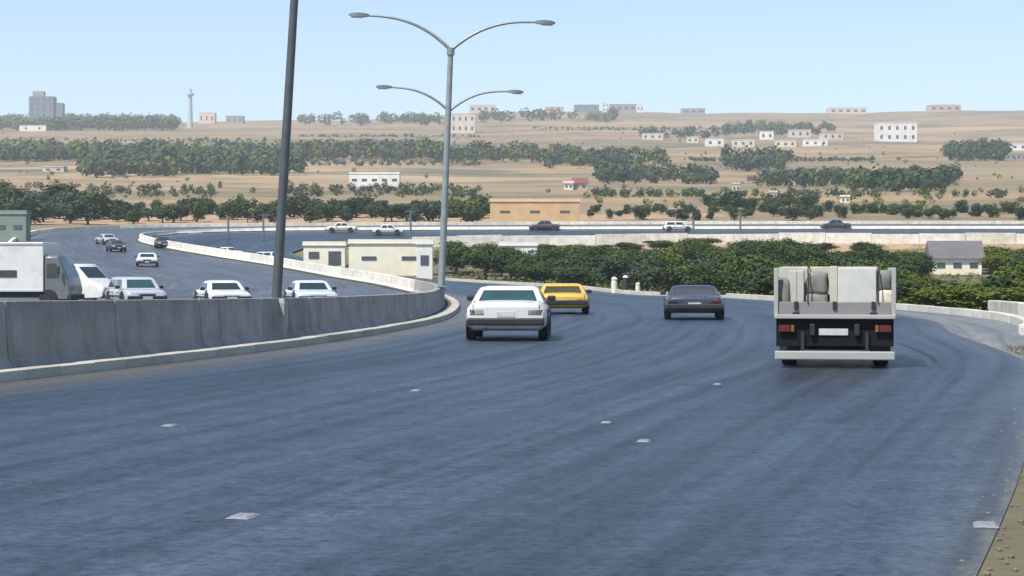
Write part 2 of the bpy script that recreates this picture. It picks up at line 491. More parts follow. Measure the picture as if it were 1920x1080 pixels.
# ------------------------------------------------------------------ kerb stones and median barrier
CON = mat_concrete('weathered concrete', (.335, .32, .295), .4)
CON_L = mat_concrete('pale kerb concrete', (.46, .44, .38), .3)
CON_W = mat_concrete('white and sunlit concrete', (.70, .66, .57), .12)
def kerb_run(root, pts, width, height, base_obj, side=-1):
    for a, b in zip(pts, pts[1:]):
        dx, dy = b[0] - a[0], b[1] - a[1]
        l = math.hypot(dx, dy)
        nx, ny = dy / l * side, -dx / l * side
        mx, my = (a[0]+b[0])/2 + nx * width/2, (a[1]+b[1])/2 + ny * width/2
        o = share(base_obj, 'kerb_stone', root, (mx, my, ground(mx, my) + height/2 - .03 + random.uniform(-.006, .006)),
                  (0, 0, math.atan2(dy, dx) + random.uniform(-.006, .006)), (l - .012, 1, 1))
kerb = thing('median_kerb', 'pale concrete kerb along the foot of the long median barrier', 'kerb', (0, 0, 0))
bm = bm_box((0, 0, 0), (1, .34, .19)); ks = mesh_obj('kerb_stone', bm, CON_L, kerb, None, .012)
kp = path_pts(MED, 1.6, 8, 1.05)
a, b = kp[0], kp[1]
ks.location = (a[0], a[1] - .6, .06); ks.rotation_euler = (0, 0, math.atan2(b[1]-a[1], b[0]-a[0]))
kerb_run(kerb, kp, .34, .19, ks)
rk = thing('outer_kerb', 'low pale kerb on the outside of the bend before the dark trees', 'kerb', (0, 0, 0))
bm = bm_box((0, 0, 0), (1, .3, .26)); ks2 = mesh_obj('kerb_stone', bm, mat_concrete('kerb limewash', (.6, .58, .5), .2), rk, None, .012)
kp = path_pts(KRB, .6, 9, 1.6)
ks2.location = (kp[0][0], kp[0][1] - .85, .08); ks2.rotation_euler = (0, 0, R_(75)); ks2.scale = (1.5, 1, 1)
kerb_run(rk, kp, .3, .26, ks2, 1)

BH = [(-20, 1.32), (31, 1.22), (50, 1.0), (75, .84), (120, .85), (262, .95), (284, .5), (300, .5)]
barrier = thing('median_barrier', 'long grey concrete median barrier left of the road, curving away to the left', 'barrier')
def barrier_panel(a, b, z0, h0, h1, m, gap=.014, prof=None):
    """one precast panel from a to b"""
    dx, dy = b[0]-a[0], b[1]-a[1]; l = math.hypot(dx, dy); ux, uy = dx/l, dy/l; nx, ny = uy, -ux
    bm = bmesh.new(); secs = []
    for t, h in ((gap / l, h0), (1 - gap / l, h1)):
        x, y = lerp(a[0], b[0], t), lerp(a[1], b[1], t)
        z = ground(x, y) - .05
        P = [(-.31, 0), (-.31, .12), (-.17, .34), (-.115, h + .05), (.115, h + .05), (.17, .34), (.31, .12), (.31, 0)]
        secs.append([(x + nx*q[0], y + ny*q[0], z + q[1]) for q in P])
    loft(bm, secs)
    return mesh_obj('barrier_panel', bm, m, barrier, None, .015)
bp = offset(path_pts(MED, .3, 8.5, 4.0), -.92)
for a, b in zip(bp, bp[1:]):
    barrier_panel(a, b, 0, table(BH, a[1]), table(BH, b[1]), CON)
bp2 = [bp[-1]] + offset(path_pts(MED, 8.62, 20.5, 6.0), -.92)
for a, b in zip(bp2, bp2[1:]):
    barrier_panel(a, b, 0, table(BH, a[1]), table(BH, b[1]), CON_W)  # far panels paler: the barrier's sunlit face is put into their colour
# raised median verge carrying the barrier, its colour darkened for the barrier's shadow
bm = bmesh.new()
mv = path_pts(MED, .2, 20.5, 2.2)
lo, hi = offset(mv, -1.5), offset(mv, -.34)
prev = None
for p, q in zip(lo, hi):
    r = [bm.verts.new((p[0], p[1], ground(*p) - .02)), bm.verts.new((p[0], p[1], ground(*p) + .115)), bm.verts.new((q[0], q[1], ground(*q) + .115)), bm.verts.new((q[0], q[1], ground(*q) - .02))]
    if prev:
        for i in range(3): bm.faces.new((prev[i], prev[i+1], r[i+1], r[i]))
    prev = r
bmesh.ops.recalc_face_normals(bm, faces=bm.faces)
tag(mesh_obj('median_verge', bm, mat_concrete('shaded verge', (.11, .105, .09), .4)), kind='structure')

# cream kerb wall round the outside of the far bend
ow = thing('bend_wall', 'low cream wall round the outer edge of the distant bend', 'wall')
opx = offset(path_pts(OUT, 12.4, 20.6, 6.5), -1.2)
for a, b in zip(opx, opx[1:]):
    dx, dy = b[0]-a[0], b[1]-a[1]; l = math.hypot(dx, dy); nx, ny = dy/l, -dx/l
    bm = bmesh.new(); secs = []
    for t in (.004, .996):
        x, y = lerp(a[0], b[0], t), lerp(a[1], b[1], t); z = ground(x, y) - .3
        secs.append([(x+nx*q[0], y+ny*q[0], z+q[1]) for q in ((-.2, 0), (-.2, .75), (.2, .75), (.2, 0))])
    loft(bm, secs); mesh_obj('wall_panel', bm, CON_W, ow, None, .02)
# pale retaining wall below the distant road, beyond the trees
rw = thing('retaining_wall', 'long pale retaining wall under the distant road, behind the dark trees', 'wall')
rp = offset(path_pts(RGT, 16.5, 20.8, 6.0), 2.2)
WL = [CON_W, CON_W, mat_concrete('cream wall concrete', (.66, .61, .5), .2)]
for i, (a, b) in enumerate(zip(rp, rp[1:])):
    dx, dy = b[0]-a[0], b[1]-a[1]; l = math.hypot(dx, dy); nx, ny = dy/l, -dx/l
    bm = bmesh.new(); secs = []
    h = 1.6 + .1 * math.sin(i * 1.7)
    for t in (.004, .996):
        x, y = lerp(a[0], b[0], t), lerp(a[1], b[1], t); z = ground(x, y) - .5
        secs.append([(x+nx*q[0], y+ny*q[0], z+q[1]) for q in ((-.25, 0), (-.2, h), (.2, h), (.25, 0))])
    loft(bm, secs); mesh_obj('wall_panel', bm, random.choice(WL), rw, None, .02)

# raised lane markers on the near road (photograph positions on the flat carriageway)
bm = bmesh.new()
loft(bm, [[(-.5, -.5, 0), (.5, -.5, 0), (.5, .5, 0), (-.5, .5, 0)], [(-.34, -.34, 1), (.34, -.34, 1), (.34, .34, 1), (-.34, .34, 1)]])
stud_m = mat_plain('worn marker', (.20, .215, .235), .9, .35, 3, 0, .1)
stud = None
def road_pt(px, py):
    d = F * CAMZ / (py - 500); return xat(px, d), d
for px, py, w in ((455, 970, .17), (318, 799, .13), (1137, 793, .11), (1850, 986, .17), (780, 733, .12), (1207, 828, .13), (1345, 721, .12)):
    x, d = road_pt(px, py)
    if stud is None:
        stud = mesh_obj('lane_marker', bm, stud_m, near_road); o = stud
    else: o = share(stud, 'lane_marker', near_road)
    o.location = (x, d, .002); o.scale = (w, w * 1.7, .016); o.rotation_euler = (0, 0, R_(-12))

# ------------------------------------------------------------------ lamp posts
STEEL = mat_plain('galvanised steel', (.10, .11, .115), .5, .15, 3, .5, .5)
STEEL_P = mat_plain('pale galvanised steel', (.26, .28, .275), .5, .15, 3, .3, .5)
STEEL_D = mat_plain('lamp housing', (.12, .13, .14), .5, .15, 3)
LENS = mat_plain('lamp glass', (.55, .57, .57), .2, .1, 5)
def lamp_post(px, d, lean, H, span, label, r0=.13, plinth=False, shade=STEEL):
    x = xat(px, d); z = ground(x, d); rise = 1.04 * span / 3.0
    t = thing('street_lamp', label, 'street lamp', (x, d, z), 0, 'double armed lamp posts along the median')
    t.rotation_euler = (0, R_(lean), 0)
    pts = [(0, 0, 0.0), (0, 0, H * .35), (0, 0, H * .7), (0, 0, H)]
    mesh_obj('pole', tube(bmesh.new(), pts, [r0, r0 * .9, r0 * .8, r0 * .72], 14), shade, t, 40)
    bm = bm_box((0, 0, .9), (.46, .46, .05)); mesh_obj('base_plate', bm, shade, t, None, .01)
    mesh_obj('collar', tube(bmesh.new(), [(0, 0, H - .18), (0, 0, H + .12)], r0 * 1.05, 14), shade, t, 40)
    for s in (-1, 1):
        ap = []
        for k in range(13):
            u = k / 12
            ax = s * (span * .93) * u
            az = H + .02 + (rise - .02) * (1 - (1 - u) ** 2.6)
            ap.append((ax, 0, az))
        mesh_obj('arm', tube(bmesh.new(), ap, [.075 - .03 * k / 12 for k in range(13)], 8), shade, t, 40)
        bm = bmesh.new(); secs = []
        for u, hw, zt, zb in ((0, .06, .05, -.03), (.12, .13, .09, -.06), (.45, .17, .12, -.08), (.75, .15, .09, -.07), (.88, .06, .03, -.03)):
            X = s * (span * .93 - .12 + u)
            secs.append([(X, -hw, H + rise + zb), (X, hw, H + rise + zb), (X, hw * .8, H + rise + zt * .8), (X, 0, H + rise + zt), (X, -hw * .8, H + rise + zt * .8)])
        loft(bm, secs)
        h = mesh_obj('lamp_head', bm, STEEL_D, t, 40)
        mesh_obj('lens', bm_box((s * (span * .93 + .4), 0, H + rise - .09), (.5, .24, .05)), LENS, h, None, .02)
    return t
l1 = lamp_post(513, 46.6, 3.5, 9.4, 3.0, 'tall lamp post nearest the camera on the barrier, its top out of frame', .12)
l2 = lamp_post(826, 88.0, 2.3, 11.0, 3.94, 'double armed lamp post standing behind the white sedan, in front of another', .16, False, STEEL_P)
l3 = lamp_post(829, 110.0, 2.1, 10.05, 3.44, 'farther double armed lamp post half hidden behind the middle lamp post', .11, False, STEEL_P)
# concrete plinth of the nearest lamp post, bulging from the barrier face
bm = bmesh.new()
loft(bm, [[(-.2, -.55, -.02), (.30, -.55, -.02), (.30, .3, -.02), (-.2, .3, -.02)], [(-.17, -.42, .95), (.24, -.42, .95), (.24, .25, .95), (-.17, .25, .95)], [(-.15, -.32, 1.04), (.20, -.32, 1.04), (.20, .2, 1.04), (-.15, .2, 1.04)]])
pl = mesh_obj('plinth', bm, mat_concrete('pale plinth', (.33, .325, .31), .2), l1, None, .02)

# ------------------------------------------------------------------ vehicles
GLASS = mat_glass()
TEAL = mat_glass('tinted glass', (.03, .07, .075))
RUB = mat_plain('tyre rubber', (.018, .018, .019), .85, .2, 12)
RIM = mat_plain('wheel metal', (.35, .35, .36), .4, .15, 8, .7)
BLK = mat_plain('black plastic', (.02, .02, .022), .6, .2, 8)
REDL = mat_plain('red lens', (.10, .012, .012), .2, .15, 12)
AMB = mat_plain('amber lens', (.2, .08, .02), .2, .15, 12)
CLR = mat_plain('clear lens', (.6, .62, .62), .12, .1, 12)
PLATE = mat_plain('plate white', (.5, .5, .47), .5, .12, 10)
WHEELS = {}
def wheel(parent, x, y, r, w, side):
    key = (round(r, 3), round(w, 3))
    if key not in WHEELS:
        bt = disc_lathe(bmesh.new(), [(-w/2, r*.62), (-w/2, r*.9), (-w*.42, r*.98), (-w*.25, r), (w*.25, r), (w*.42, r*.98), (w/2, r*.9), (w/2, r*.62)], 24)
        br = disc_lathe(bmesh.new(), [(-w*.3, r*.6), (w*.44, r*.63), (w*.52, r*.6), (w*.4, r*.52), (w*.36, r*.2), (w*.46, r*.16), (w*.5, r*.06)], 20)
        o = mesh_obj('wheel', bt, RUB, parent, 35); q = mesh_obj('rim', br, RIM, o, 35)
        WHEELS[key] = (o, q)
    else:
        o0, q0 = WHEELS[key]
        o = share(o0, 'wheel', parent); q = share(q0, 'rim', o)
    o.location = (x, y, r)
    o.rotation_euler = (0, 0, 0 if side > 0 else math.pi)
    return o
def car(label, loc, rz, col, L=4.3, W=1.85, H=1.35, trunk=.95, hood=1.15, deck=.86, sill=.24, name='car', cat='car', group=None, glass=GLASS, bumper=None, roofbox=None, estate=False, lean_r=.5, plate=PLATE, rear_panel=None):
    """saloon seen mostly from behind or the front; +y is forwards"""
    t = thing(name, label, cat, (loc[0], loc[1], ground(loc[0], loc[1])), rz, group)
    hw = W / 2
    bum = bumper or BLK
    def sec(y, zb, zt, w, crown=.03):
        return [(-w*.80, y, zb), (-w*.97, y, zb + (zt-zb)*.16), (-w, y, zb + (zt-zb)*.52), (-w*.97, y, zb + (zt-zb)*.80), (-w*.86, y, zt), (-w*.4, y, zt + crown), (w*.4, y, zt + crown), (w*.86, y, zt), (w*.97, y, zb + (zt-zb)*.80), (w, y, zb + (zt-zb)*.52), (w*.97, y, zb + (zt-zb)*.16), (w*.80, y, zb)]
    y0, y1 = -L/2, L/2
    S = [sec(y0, sill + .14, deck - .10, hw*.90, .01), sec(y0 + .07, sill + .06, deck - .03, hw*.95), sec(y0 + .3, sill, deck, hw*.985), sec(y0 + trunk, sill, deck + .02, hw), sec(0, sill, deck + .01, hw), sec(y1 - hood, sill, deck - .02, hw*.99), sec(y1 - .4, sill + .02, deck - .06, hw*.97), sec(y1 - .07, sill + .05, deck - .11, hw*.94), sec(y1, sill + .1, deck - .17, hw*.89, .01)]
    mesh_obj('body', loft(bmesh.new(), S), col, t, 38, .015)
    # cabin
    yb0, yb1 = y0 + trunk - (.05 if not estate else trunk - .12), y1 - hood + .12
    yt0, yt1 = yb0 + (lean_r if not estate else .2), yb1 - .62
    wb, wt = hw * .90, hw * .72
    zb, zt = deck - .01, H
    def csec(z, ya, yb, w):
        return [(-w, ya + .06, z), (-w*.8, ya, z), (w*.8, ya, z), (w, ya + .06, z), (w, yb - .06, z), (w*.8, yb, z), (-w*.8, yb, z), (-w, yb - .06, z)]
    secs = [csec(zb, yb0, yb1, wb), csec(zt - .09, lerp(yb0, yt0, .86), lerp(yb1, yt1, .86), lerp(wb, wt, .86)), csec(zt - .025, yt0 + .03, yt1 - .03, wt*.95), csec(zt, yt0 + .2, yt1 - .2, wt*.72)]
    mesh_obj('cabin', loft(bmesh.new(), secs), col, t, 50, .02)
    k = .86
    zu = zt - .09; wu = lerp(wb, wt, k); yu0 = lerp(yb0, yt0, k); yu1 = lerp(yb1, yt1, k)
    mesh_obj('rear_window', slab(bmesh.new(), ((-wb*.8, yb0, zb), (wb*.8, yb0, zb), (wu*.8, yu0, zu), (-wu*.8, yu0, zu)), .02, .02, .02, .12, .05, .008), glass, t, None, .006)
    mesh_obj('windscreen', slab(bmesh.new(), ((wb*.8, yb1, zb), (-wb*.8, yb1, zb), (-wu*.8, yu1, zu), (wu*.8, yu1, zu)), .02, .02, .02, .1, .05, .008), glass, t, None, .006)
    for s in (-1, 1):
        for u0, u1 in ((.06, .49), (.54, .94)):
            def P(u, top):
                return (s * (wu if top else wb), lerp(yu0 + .06, yu1 - .06, u) if top else lerp(yb0 + .06, yb1 - .06, u), zu if top else zb)
            q = (P(u1, 0), P(u0, 0), P(u0, 1), P(u1, 1)) if s < 0 else (P(u0, 0), P(u1, 0), P(u1, 1), P(u0, 1))
            mesh_obj('side_window', slab(bmesh.new(), q, .02, 0, 0, .14, .06, .008), glass, t, None, .006)
        mesh_obj('tail_light', bm_box((s * hw*.70, y0 + .045, deck - .23), (hw*.36, .09, .15)), REDL, t, None, .012)
        mesh_obj('indicator', bm_box((s * hw*.865, y0 + .09, deck - .23), (hw*.07, .1, .14)), AMB, t, None, .01)
        mesh_obj('headlight', bm_box((s * hw*.62, y1 - .03, deck - .28), (hw*.36, .09, .14)), CLR, t, None, .02)
        m_ = mesh_obj('mirror', bm_box((s * (hw*.93 + .1), yb1 - .42, deck + .07), (.2, .1, .13)), BLK, t, None, .03)
        for yy in (y0 + .82, y1 - .86):
            wheel(t, s * (hw - .13), yy, .31, .2, s)
            bmr = bmesh.new()
            for a in range(13):       # dark wheel arch
                pass
            arch = disc_lathe(bmr, [(-.006, .365), (.006, .365)], 24)
            ao = mesh_obj('wheel_arch', arch, BLK, t); ao.location = (s * (hw * .992), yy, .36)
        for yy in (-.28, .75):
            mesh_obj('door_handle', bm_box((s * (hw + .004), yy - .35, deck - .16), (.03, .16, .03)), bum, t, None, .008)
    mesh_obj('rear_bumper', bm_box((0, y0 - .03, sill + .22), (W * .94, .17, .17)), bum, t, None, .035)
    mesh_obj('front_bumper', bm_box((0, y1 - .02, sill + .18), (W * .92, .17, .16)), bum, t, None, .035)
    mesh_obj('grille', bm_box((0, y1 - .02, deck - .28), (W * .36, .07, .12)), BLK, t, None, .01)
    mesh_obj('number_plate', bm_box((0, y0 + .004, deck - .27), (.42, .03, .12)), plate, t, None, .004)
    mesh_obj('number_plate', bm_box((0, y1 + .07, sill + .18), (.42, .02, .11)), plate, t, None, .004)
    if rear_panel: mesh_obj('rear_panel', bm_box((0, y0 + .035, deck - .31), (W * .86, .05, .24)), rear_panel, t, None, .01)
    mesh_obj('undertray', bm_box((0, 0, sill + .06), (W * .78, L * .86, .12)), BLK, t)
    mesh_obj('exhaust_pipe', tube(bmesh.new(), [(-hw*.5, y0 - .06, sill + .02), (-hw*.5, y0 + .5, sill + .02)], .03, 8), BLK, t, 40)
    SEAM = mat_plain('panel gap', (.03, .03, .03), .8)
    bs = bmesh.new()
    for s in (-1, 1):
        box(bs, (s * hw * .80, y0 + .62, deck + .024), (.012, .7, .012)); box(bs, (s * hw * .80, y0 + .02, deck - .13), (.012, .05, .2))
        for yy in (yb0 + .35, (yb0 + yb1) / 2, yb1 - .25): box(bs, (s * (hw * .995 + .003), yy, sill + (deck - sill) * .5), (.012, .014, (deck - sill) * .62))
        box(bs, (s * (hw + .006), 0, sill + (deck - sill) * .45), (.02, L * .62, .045))
    tag(mesh_obj('panel_gaps', bs, SEAM, t), kind='stuff')
    mesh_obj('window_trim', slab(bmesh.new(), ((-wb*.8, yb0, zb), (wb*.8, yb0, zb), (wu*.8, yu0, zu), (-wu*.8, yu0, zu)), .01, -.012, -.012, -.01, .03, .005), BLK, t)
    for s in (-.42, .42):
        mesh_obj('headrest', bm_box((s * wb, (yb0 + yb1) / 2 - .2, deck + .16), (.26, .1, .2)), BLK, t, None, .03)
    if roofbox:
        mesh_obj('roof_sign', bm_box((0, (yt0 + yt1)/2, H + .07), (.5, .2, .14)), roofbox, t, None, .03)
    return t
WHITE = paint('white paint', (.64, .64, .61))
NAVY = paint('navy paint', (.035, .04, .07), .32)
YEL = paint('taxi yellow', (.62, .40, .05))
PALE = paint('pale blue paint', (.52, .58, .62))
SILV = paint('silver grey paint', (.42, .44, .48))
DGREY = paint('charcoal paint', (.05, .055, .065))
CREAM = paint('cream paint', (.68, .63, .5))
def hd(deg): return R_(-deg)
car('white saloon driving away beside the barrier, ahead of the yellow taxi', (-.05, 50.3), hd(2.5), WHITE, W=1.94, H=1.28, deck=.90, glass=TEAL, group='vehicles driving away', trunk=1.0, rear_panel=mat_plain('dark rear panel', (.05, .04, .04), .5))
car('yellow taxi half hidden behind the white saloon', (1.9, 77.5), hd(1), YEL, W=1.98, H=1.12, deck=.74, sill=.22, glass=mat_glass('amber tinted glass', (.06, .055, .02)), group='vehicles driving away', name='taxi', cat='taxi')
car('dark navy saloon in the middle lane left of the loaded truck', (6.15, 69.6), hd(4), NAVY, W=1.98, H=1.12, deck=.78, sill=.22, group='vehicles driving away', glass=mat_glass('grey glass', (.06, .06, .075)))
# oncoming side, behind the barrier
car('silver estate car with wide teal windows behind the barrier, next to the white lorry', (-16.4, 89.5), hd(180 - 24), SILV, L=4.2, H=1.30, deck=.80, estate=True, glass=TEAL, group='oncoming cars behind the barrier')
car('white saloon behind the barrier, left of the nearest lamp post', (-12.5, 88.5), hd(180 - 20), WHITE, L=4.0, H=1.16, deck=.74, group='oncoming cars behind the barrier')
car('pale blue white saloon behind the barrier, just right of the nearest lamp post', (-8.75, 89.0), hd(180 - 16), PALE, L=3.9, H=1.16, deck=.74, group='oncoming cars behind the barrier')
car('small white hatchback farther up the oncoming road above the silver estate car', (-35.0, 197), hd(180 - 10), WHITE, L=3.8, H=1.3, W=2.1, estate=True, group='distant cars on the bend')
car('dark car on the far bend, above and left of the small white hatchback', (-45.5, 236), hd(180 - 20), DGREY, L=4.2, H=1.3, group='distant cars on the bend')
car('grey violet car highest on the left side of the far bend', (-50.5, 256), hd(180 - 30), SILV, L=4.2, H=1.3, group='distant cars on the bend')
car('dark car near the tip of the white median strip', (-41.8, 246), hd(165), DGREY, L=4.0, H=1.35, group='distant cars on the bend')
car('white car beyond the median strip, left of the pale blue one', (-33.8, 243), hd(-58), WHITE, L=4.0, H=1.3, group='distant cars on the bend')
car('pale blue car beyond the median strip, left of the nearest lamp post', (-29.4, 243), hd(-60), PALE, L=4.0, H=1.35, estate=True, group='distant cars on the bend')
for i, (px, yb, colr, est, lab) in enumerate((
        (640, 436, CREAM, False, 'cream car on the distant road left of the middle lamp post'),
        (728, 440, WHITE, False, 'white car on the distant road above the cream building'),
        (1020, 432, DGREY, False, 'dark car on the distant road below the orange building'),
        (1272, 434, WHITE, True, 'white car on the distant road above the dark saloon'),
        (1565, 430, DGREY, False, 'dark car on the distant road above the loaded truck'))):
    d = find_d(px, yb, 255)
    car(lab, (xat(px, d), d), hd(90 if i % 2 else -90), colr, L=4.3, H=1.4, estate=est, group='cars on the distant road')

# loaded flatbed truck
def flatbed():
    x, y = 5.58, 35.5
    t = thing('flatbed_truck', 'small flatbed truck stacked with cream goods, driving away on the right', 'truck', (x, y, 0), hd(9.2), 'vehicles driving away')
    BED = paint('bed cream', (.62, .58, .5)); GREYP = paint('tailgate grey', (.22, .20, .20)); FRAME = paint('frame white', (.36, .36, .335))
    W = 2.07
    mesh_obj('bed_floor', bm_box((0, 1.55, .88), (W - .04, 3.1, .07)), FRAME, t, None, .01)
    # tailgate in planks between posts
    tg = mesh_obj('tailgate', bm_box((0, .0, 1.03), (W - .16, .05, .22)), GREYP, t, None, .01)
    for k in (-.66, 0, .66):
        mesh_obj('latch', bm_box((k, -.04, 1.08), (.07, .04, .14)), BLK, tg, None, .008)
    mesh_obj('rear_sill', bm_box((0, -.02, .885), (W, .12, .075)), FRAME, t, None, .012)
    for s in (-1, 1):
        mesh_obj('side_board', bm_box((s * (W/2 - .03), 1.56, 1.05), (.05, 3.0, .26)), BED, t, None, .01)
        for yy in (.0, 1.0, 2.0, 3.05):
            mesh_obj('stake', bm_box((s * (W/2 - .03), yy, 1.32), (.075, .07, .82)), FRAME, t, None, .01)
        for zz in (1.34, 1.54):
            mesh_obj('rail', bm_box((s * (W/2 - .028), 1.53, zz), (.035, 3.0, .07)), FRAME, t, None, .008)
        tl = mesh_obj('tail_light', bm_box((s * .86, -.015, .68), (.2, .06, .12)), REDL, t, None, .01)
        mesh_obj('indicator', bm_box((s * .72, -.015, .68), (.06, .06, .12)), AMB, t, None, .01)
        mesh_obj('mud_flap', bm_box((s * .78, .35, .36), (.36, .02, .42)), BLK, t, None, .006)
        mesh_obj('chassis_rail', bm_box((s * .38, 2.1, .66), (.09, 4.3, .2)), BLK, t, None, .01)
        mesh_obj('hinge', bm_box((s * .66, -.045, .93), (.12, .03, .07)), BLK, t, None, .006)
        wheel(t, s * .80, .95, .34, .26, s); wheel(t, s * .84, 4.05, .34, .22, s)
        mesh_obj('bumper_bracket', bm_box((s * .55, .02, .42), (.06, .08, .4)), BLK, t)
    mesh_obj('rear_panel', bm_box((0, .06, .61), (W - .06, .05, .48)), mat_plain('black chassis paint', (.007, .007, .008), .7, .2, 8, 0, .2), t, None, .01)
    mesh_obj('number_plate', bm_box((-.02, .02, .62), (.5, .02, .115)), PLATE, t, None, .004)
    mesh_obj('rear_bumper', bm_box((0, -.05, .215), (W - .02, .1, .15)), FRAME, t, None, .02)
    mesh_obj('spare_wheel_carrier', bm_box((0, 1.0, .45), (.7, 1.2, .1)), BLK, t)
    mesh_obj('axle', tube(bmesh.new(), [(-.8, .95, .34), (.8, .95, .34)], .07, 8), BLK, t, 40)
    # cab
    def cs(yy, zb, zt, wb, wt):
        return [(-wb, yy, zb), (-wb, yy, zb + (zt-zb)*.5), (-wt, yy, zt - .06), (-wt*.85, yy, zt), (wt*.85, yy, zt), (wt, yy, zt - .06), (wb, yy, zb + (zt-zb)*.5), (wb, yy, zb)]
    mesh_obj('cab', loft(bmesh.new(), [cs(3.3, .42, 1.62, .9, .82), cs(3.5, .4, 1.7, .92, .84), cs(4.3, .4, 1.7, .92, .82), cs(4.75, .4, 1.12, .92, .9), cs(4.9, .42, 1.0, .9, .88)]), FRAME, t, 40, .03)
    mesh_obj('windscreen', slab(bmesh.new(), ((.8, 4.75, 1.14), (-.8, 4.75, 1.14), (-.72, 4.31, 1.66), (.72, 4.31, 1.66)), .02, .02, .02, .05, .05, .012), GLASS, t)
    for s in (-1, 1):
        q = ((-.93, 4.25, 1.1), (-.93, 3.55, 1.1), (-.85, 3.55, 1.6), (-.85, 4.2, 1.6)) if s < 0 else ((.93, 3.55, 1.1), (.93, 4.25, 1.1), (.85, 4.2, 1.6), (.85, 3.55, 1.6))
        mesh_obj('side_window', slab(bmesh.new(), q, .02, .04, .04, .05, .05, .01), GLASS, t)
        mesh_obj('headlight', bm_box((s * .68, 4.9, .72), (.26, .06, .16)), CLR, t, None, .02)
        mesh_obj('mirror', bm_box((s * 1.1, 4.25, 1.25), (.16, .06, .28)), BLK, t, None, .02)
    return t
truck = flatbed()
# its load: sacks, boxes and a rolled bundle, each a thing of its own on the bed
MT = Matrix.Translation(truck.location) @ Matrix.Rotation(truck.rotation_euler.z, 4, 'Z')
def load_loc(x, y, z): return MT @ Vector((x, y, z))
def carton(c, s, m, name, label, cat, tape=None):
    t = thing(name, label, cat, load_loc(*c), truck.rotation_euler.z)
    mesh_obj('carton_body', bm_box((0, 0, s[2]/2), s), m, t, None, .012)
    if tape: mesh_obj('tape_strip', bm_box((0, -s[1]/2 - .002, s[2]/2), (s[0]*.08, .006, s[2]*.98)), tape, t)
    mesh_obj('top_flap', bm_box((0, 0, s[2] + .006), (s[0]*.96, s[1]*.96, .012)), m, t, None, .004)
    return t
def sack(c, s, m, label, seed):
    bm = bmesh.new()
    bmesh.ops.create_cube(bm, size=1)
    bmesh.ops.subdivide_edges(bm, edges=bm.edges[:], cuts=4, use_grid_fill=True)
    for v in bm.verts:
        p = v.co.copy()
        n = p.normalized() * .62
        q = p.lerp(n, .42)
        q += Vector(noise.noise_vector((p * 2.3 + Vector((seed, 0, seed * 2))))) * .07
        v.co = Vector((q.x * s[0], q.y * s[1], (q.z + .5) * s[2]))
    o = mesh_obj('sack', bm, m, None, 180)
    o.location = load_loc(*c); o.rotation_euler = (0, 0, truck.rotation_euler.z + random.uniform(-.1, .1))
    return tag(o, label, 'sack', 'goods stacked on the truck bed')
SACK = mat_plain('sack cloth', (.6, .55, .45), .9, .15, 5, 0, .2, 0, .3)
SACKG = mat_plain('grey sack cloth', (.19, .19, .165), .9, .2, 5, 0, .2, 0, .3)
WBOX = mat_plain('white carton', (.52, .52, .47), .7, .08, 3, 0, .4, 0, 0, ((.35, .3, .24), .4))
CBOX = mat_plain('cream carton', (.47, .45, .38), .8, .1, 3, 0, .3, 0, 0, ((.25, .22, .17), .5))
TAPE = mat_plain('grey tape', (.3, .3, .28), .5, .1, 4)
carton((.38, .42, .92), (.66, .62, .80), WBOX, 'carton', 'large white carton on the right half of the truck bed', 'carton')
carton((-.02, .52, .92), (.13, .7, .83), CBOX, 'carton', 'narrow cream carton standing left of the large white carton', 'carton')
carton((-.66, .44, .92), (.26, .6, .76), CBOX, 'carton', 'tall cream carton on the left side of the truck bed', 'carton', TAPE)
carton((-.1, 1.45, .92), (1.75, 1.2, .82), CBOX, 'carton', 'wide cream carton filling the middle of the truck bed', 'carton')
carton((0, 2.6, .92), (1.7, .9, .72), WBOX, 'carton', 'wide white carton against the cab of the truck', 'carton')
sack((-.30, .38, .92), (.38, .5, .36), SACKG, 'lower grey sack between the cream cartons on the truck', 1)
sack((-.30, .40, 1.25), (.36, .5, .40), SACKG, 'upper grey sack between the cream cartons on the truck', 4)
sack((-.88, .3, .92), (.24, .42, .62), SACKG, 'slim grey sack at the left stakes of the truck', 8)
sack((.84, .42, .92), (.3, .5, .45), SACK, 'lower cream sack at the right stakes of the truck', 11)
sack((.84, .42, 1.32), (.3, .5, .36), SACKG, 'grey sack lying on the cream sack at the right stakes', 14)

for k, (xx, lab) in enumerate(((-.46, 'dark lashing strap over the load, left of the grey sacks'), (.74, 'dark lashing strap over the load at its right end'))):
    pts = [load_loc(xx, -.045, 1.12), load_loc(xx + .01, .06, 1.45), load_loc(xx, .10, 1.69 if k == 0 else 1.70), load_loc(xx, .3, 1.755), load_loc(xx, 1.4, 1.775), load_loc(xx, 3.1, 1.70)]
    o = mesh_obj('lashing_strap', tube(bmesh.new(), pts, .014, 6), BLK, None, 40)
    tag(o, lab, 'strap')
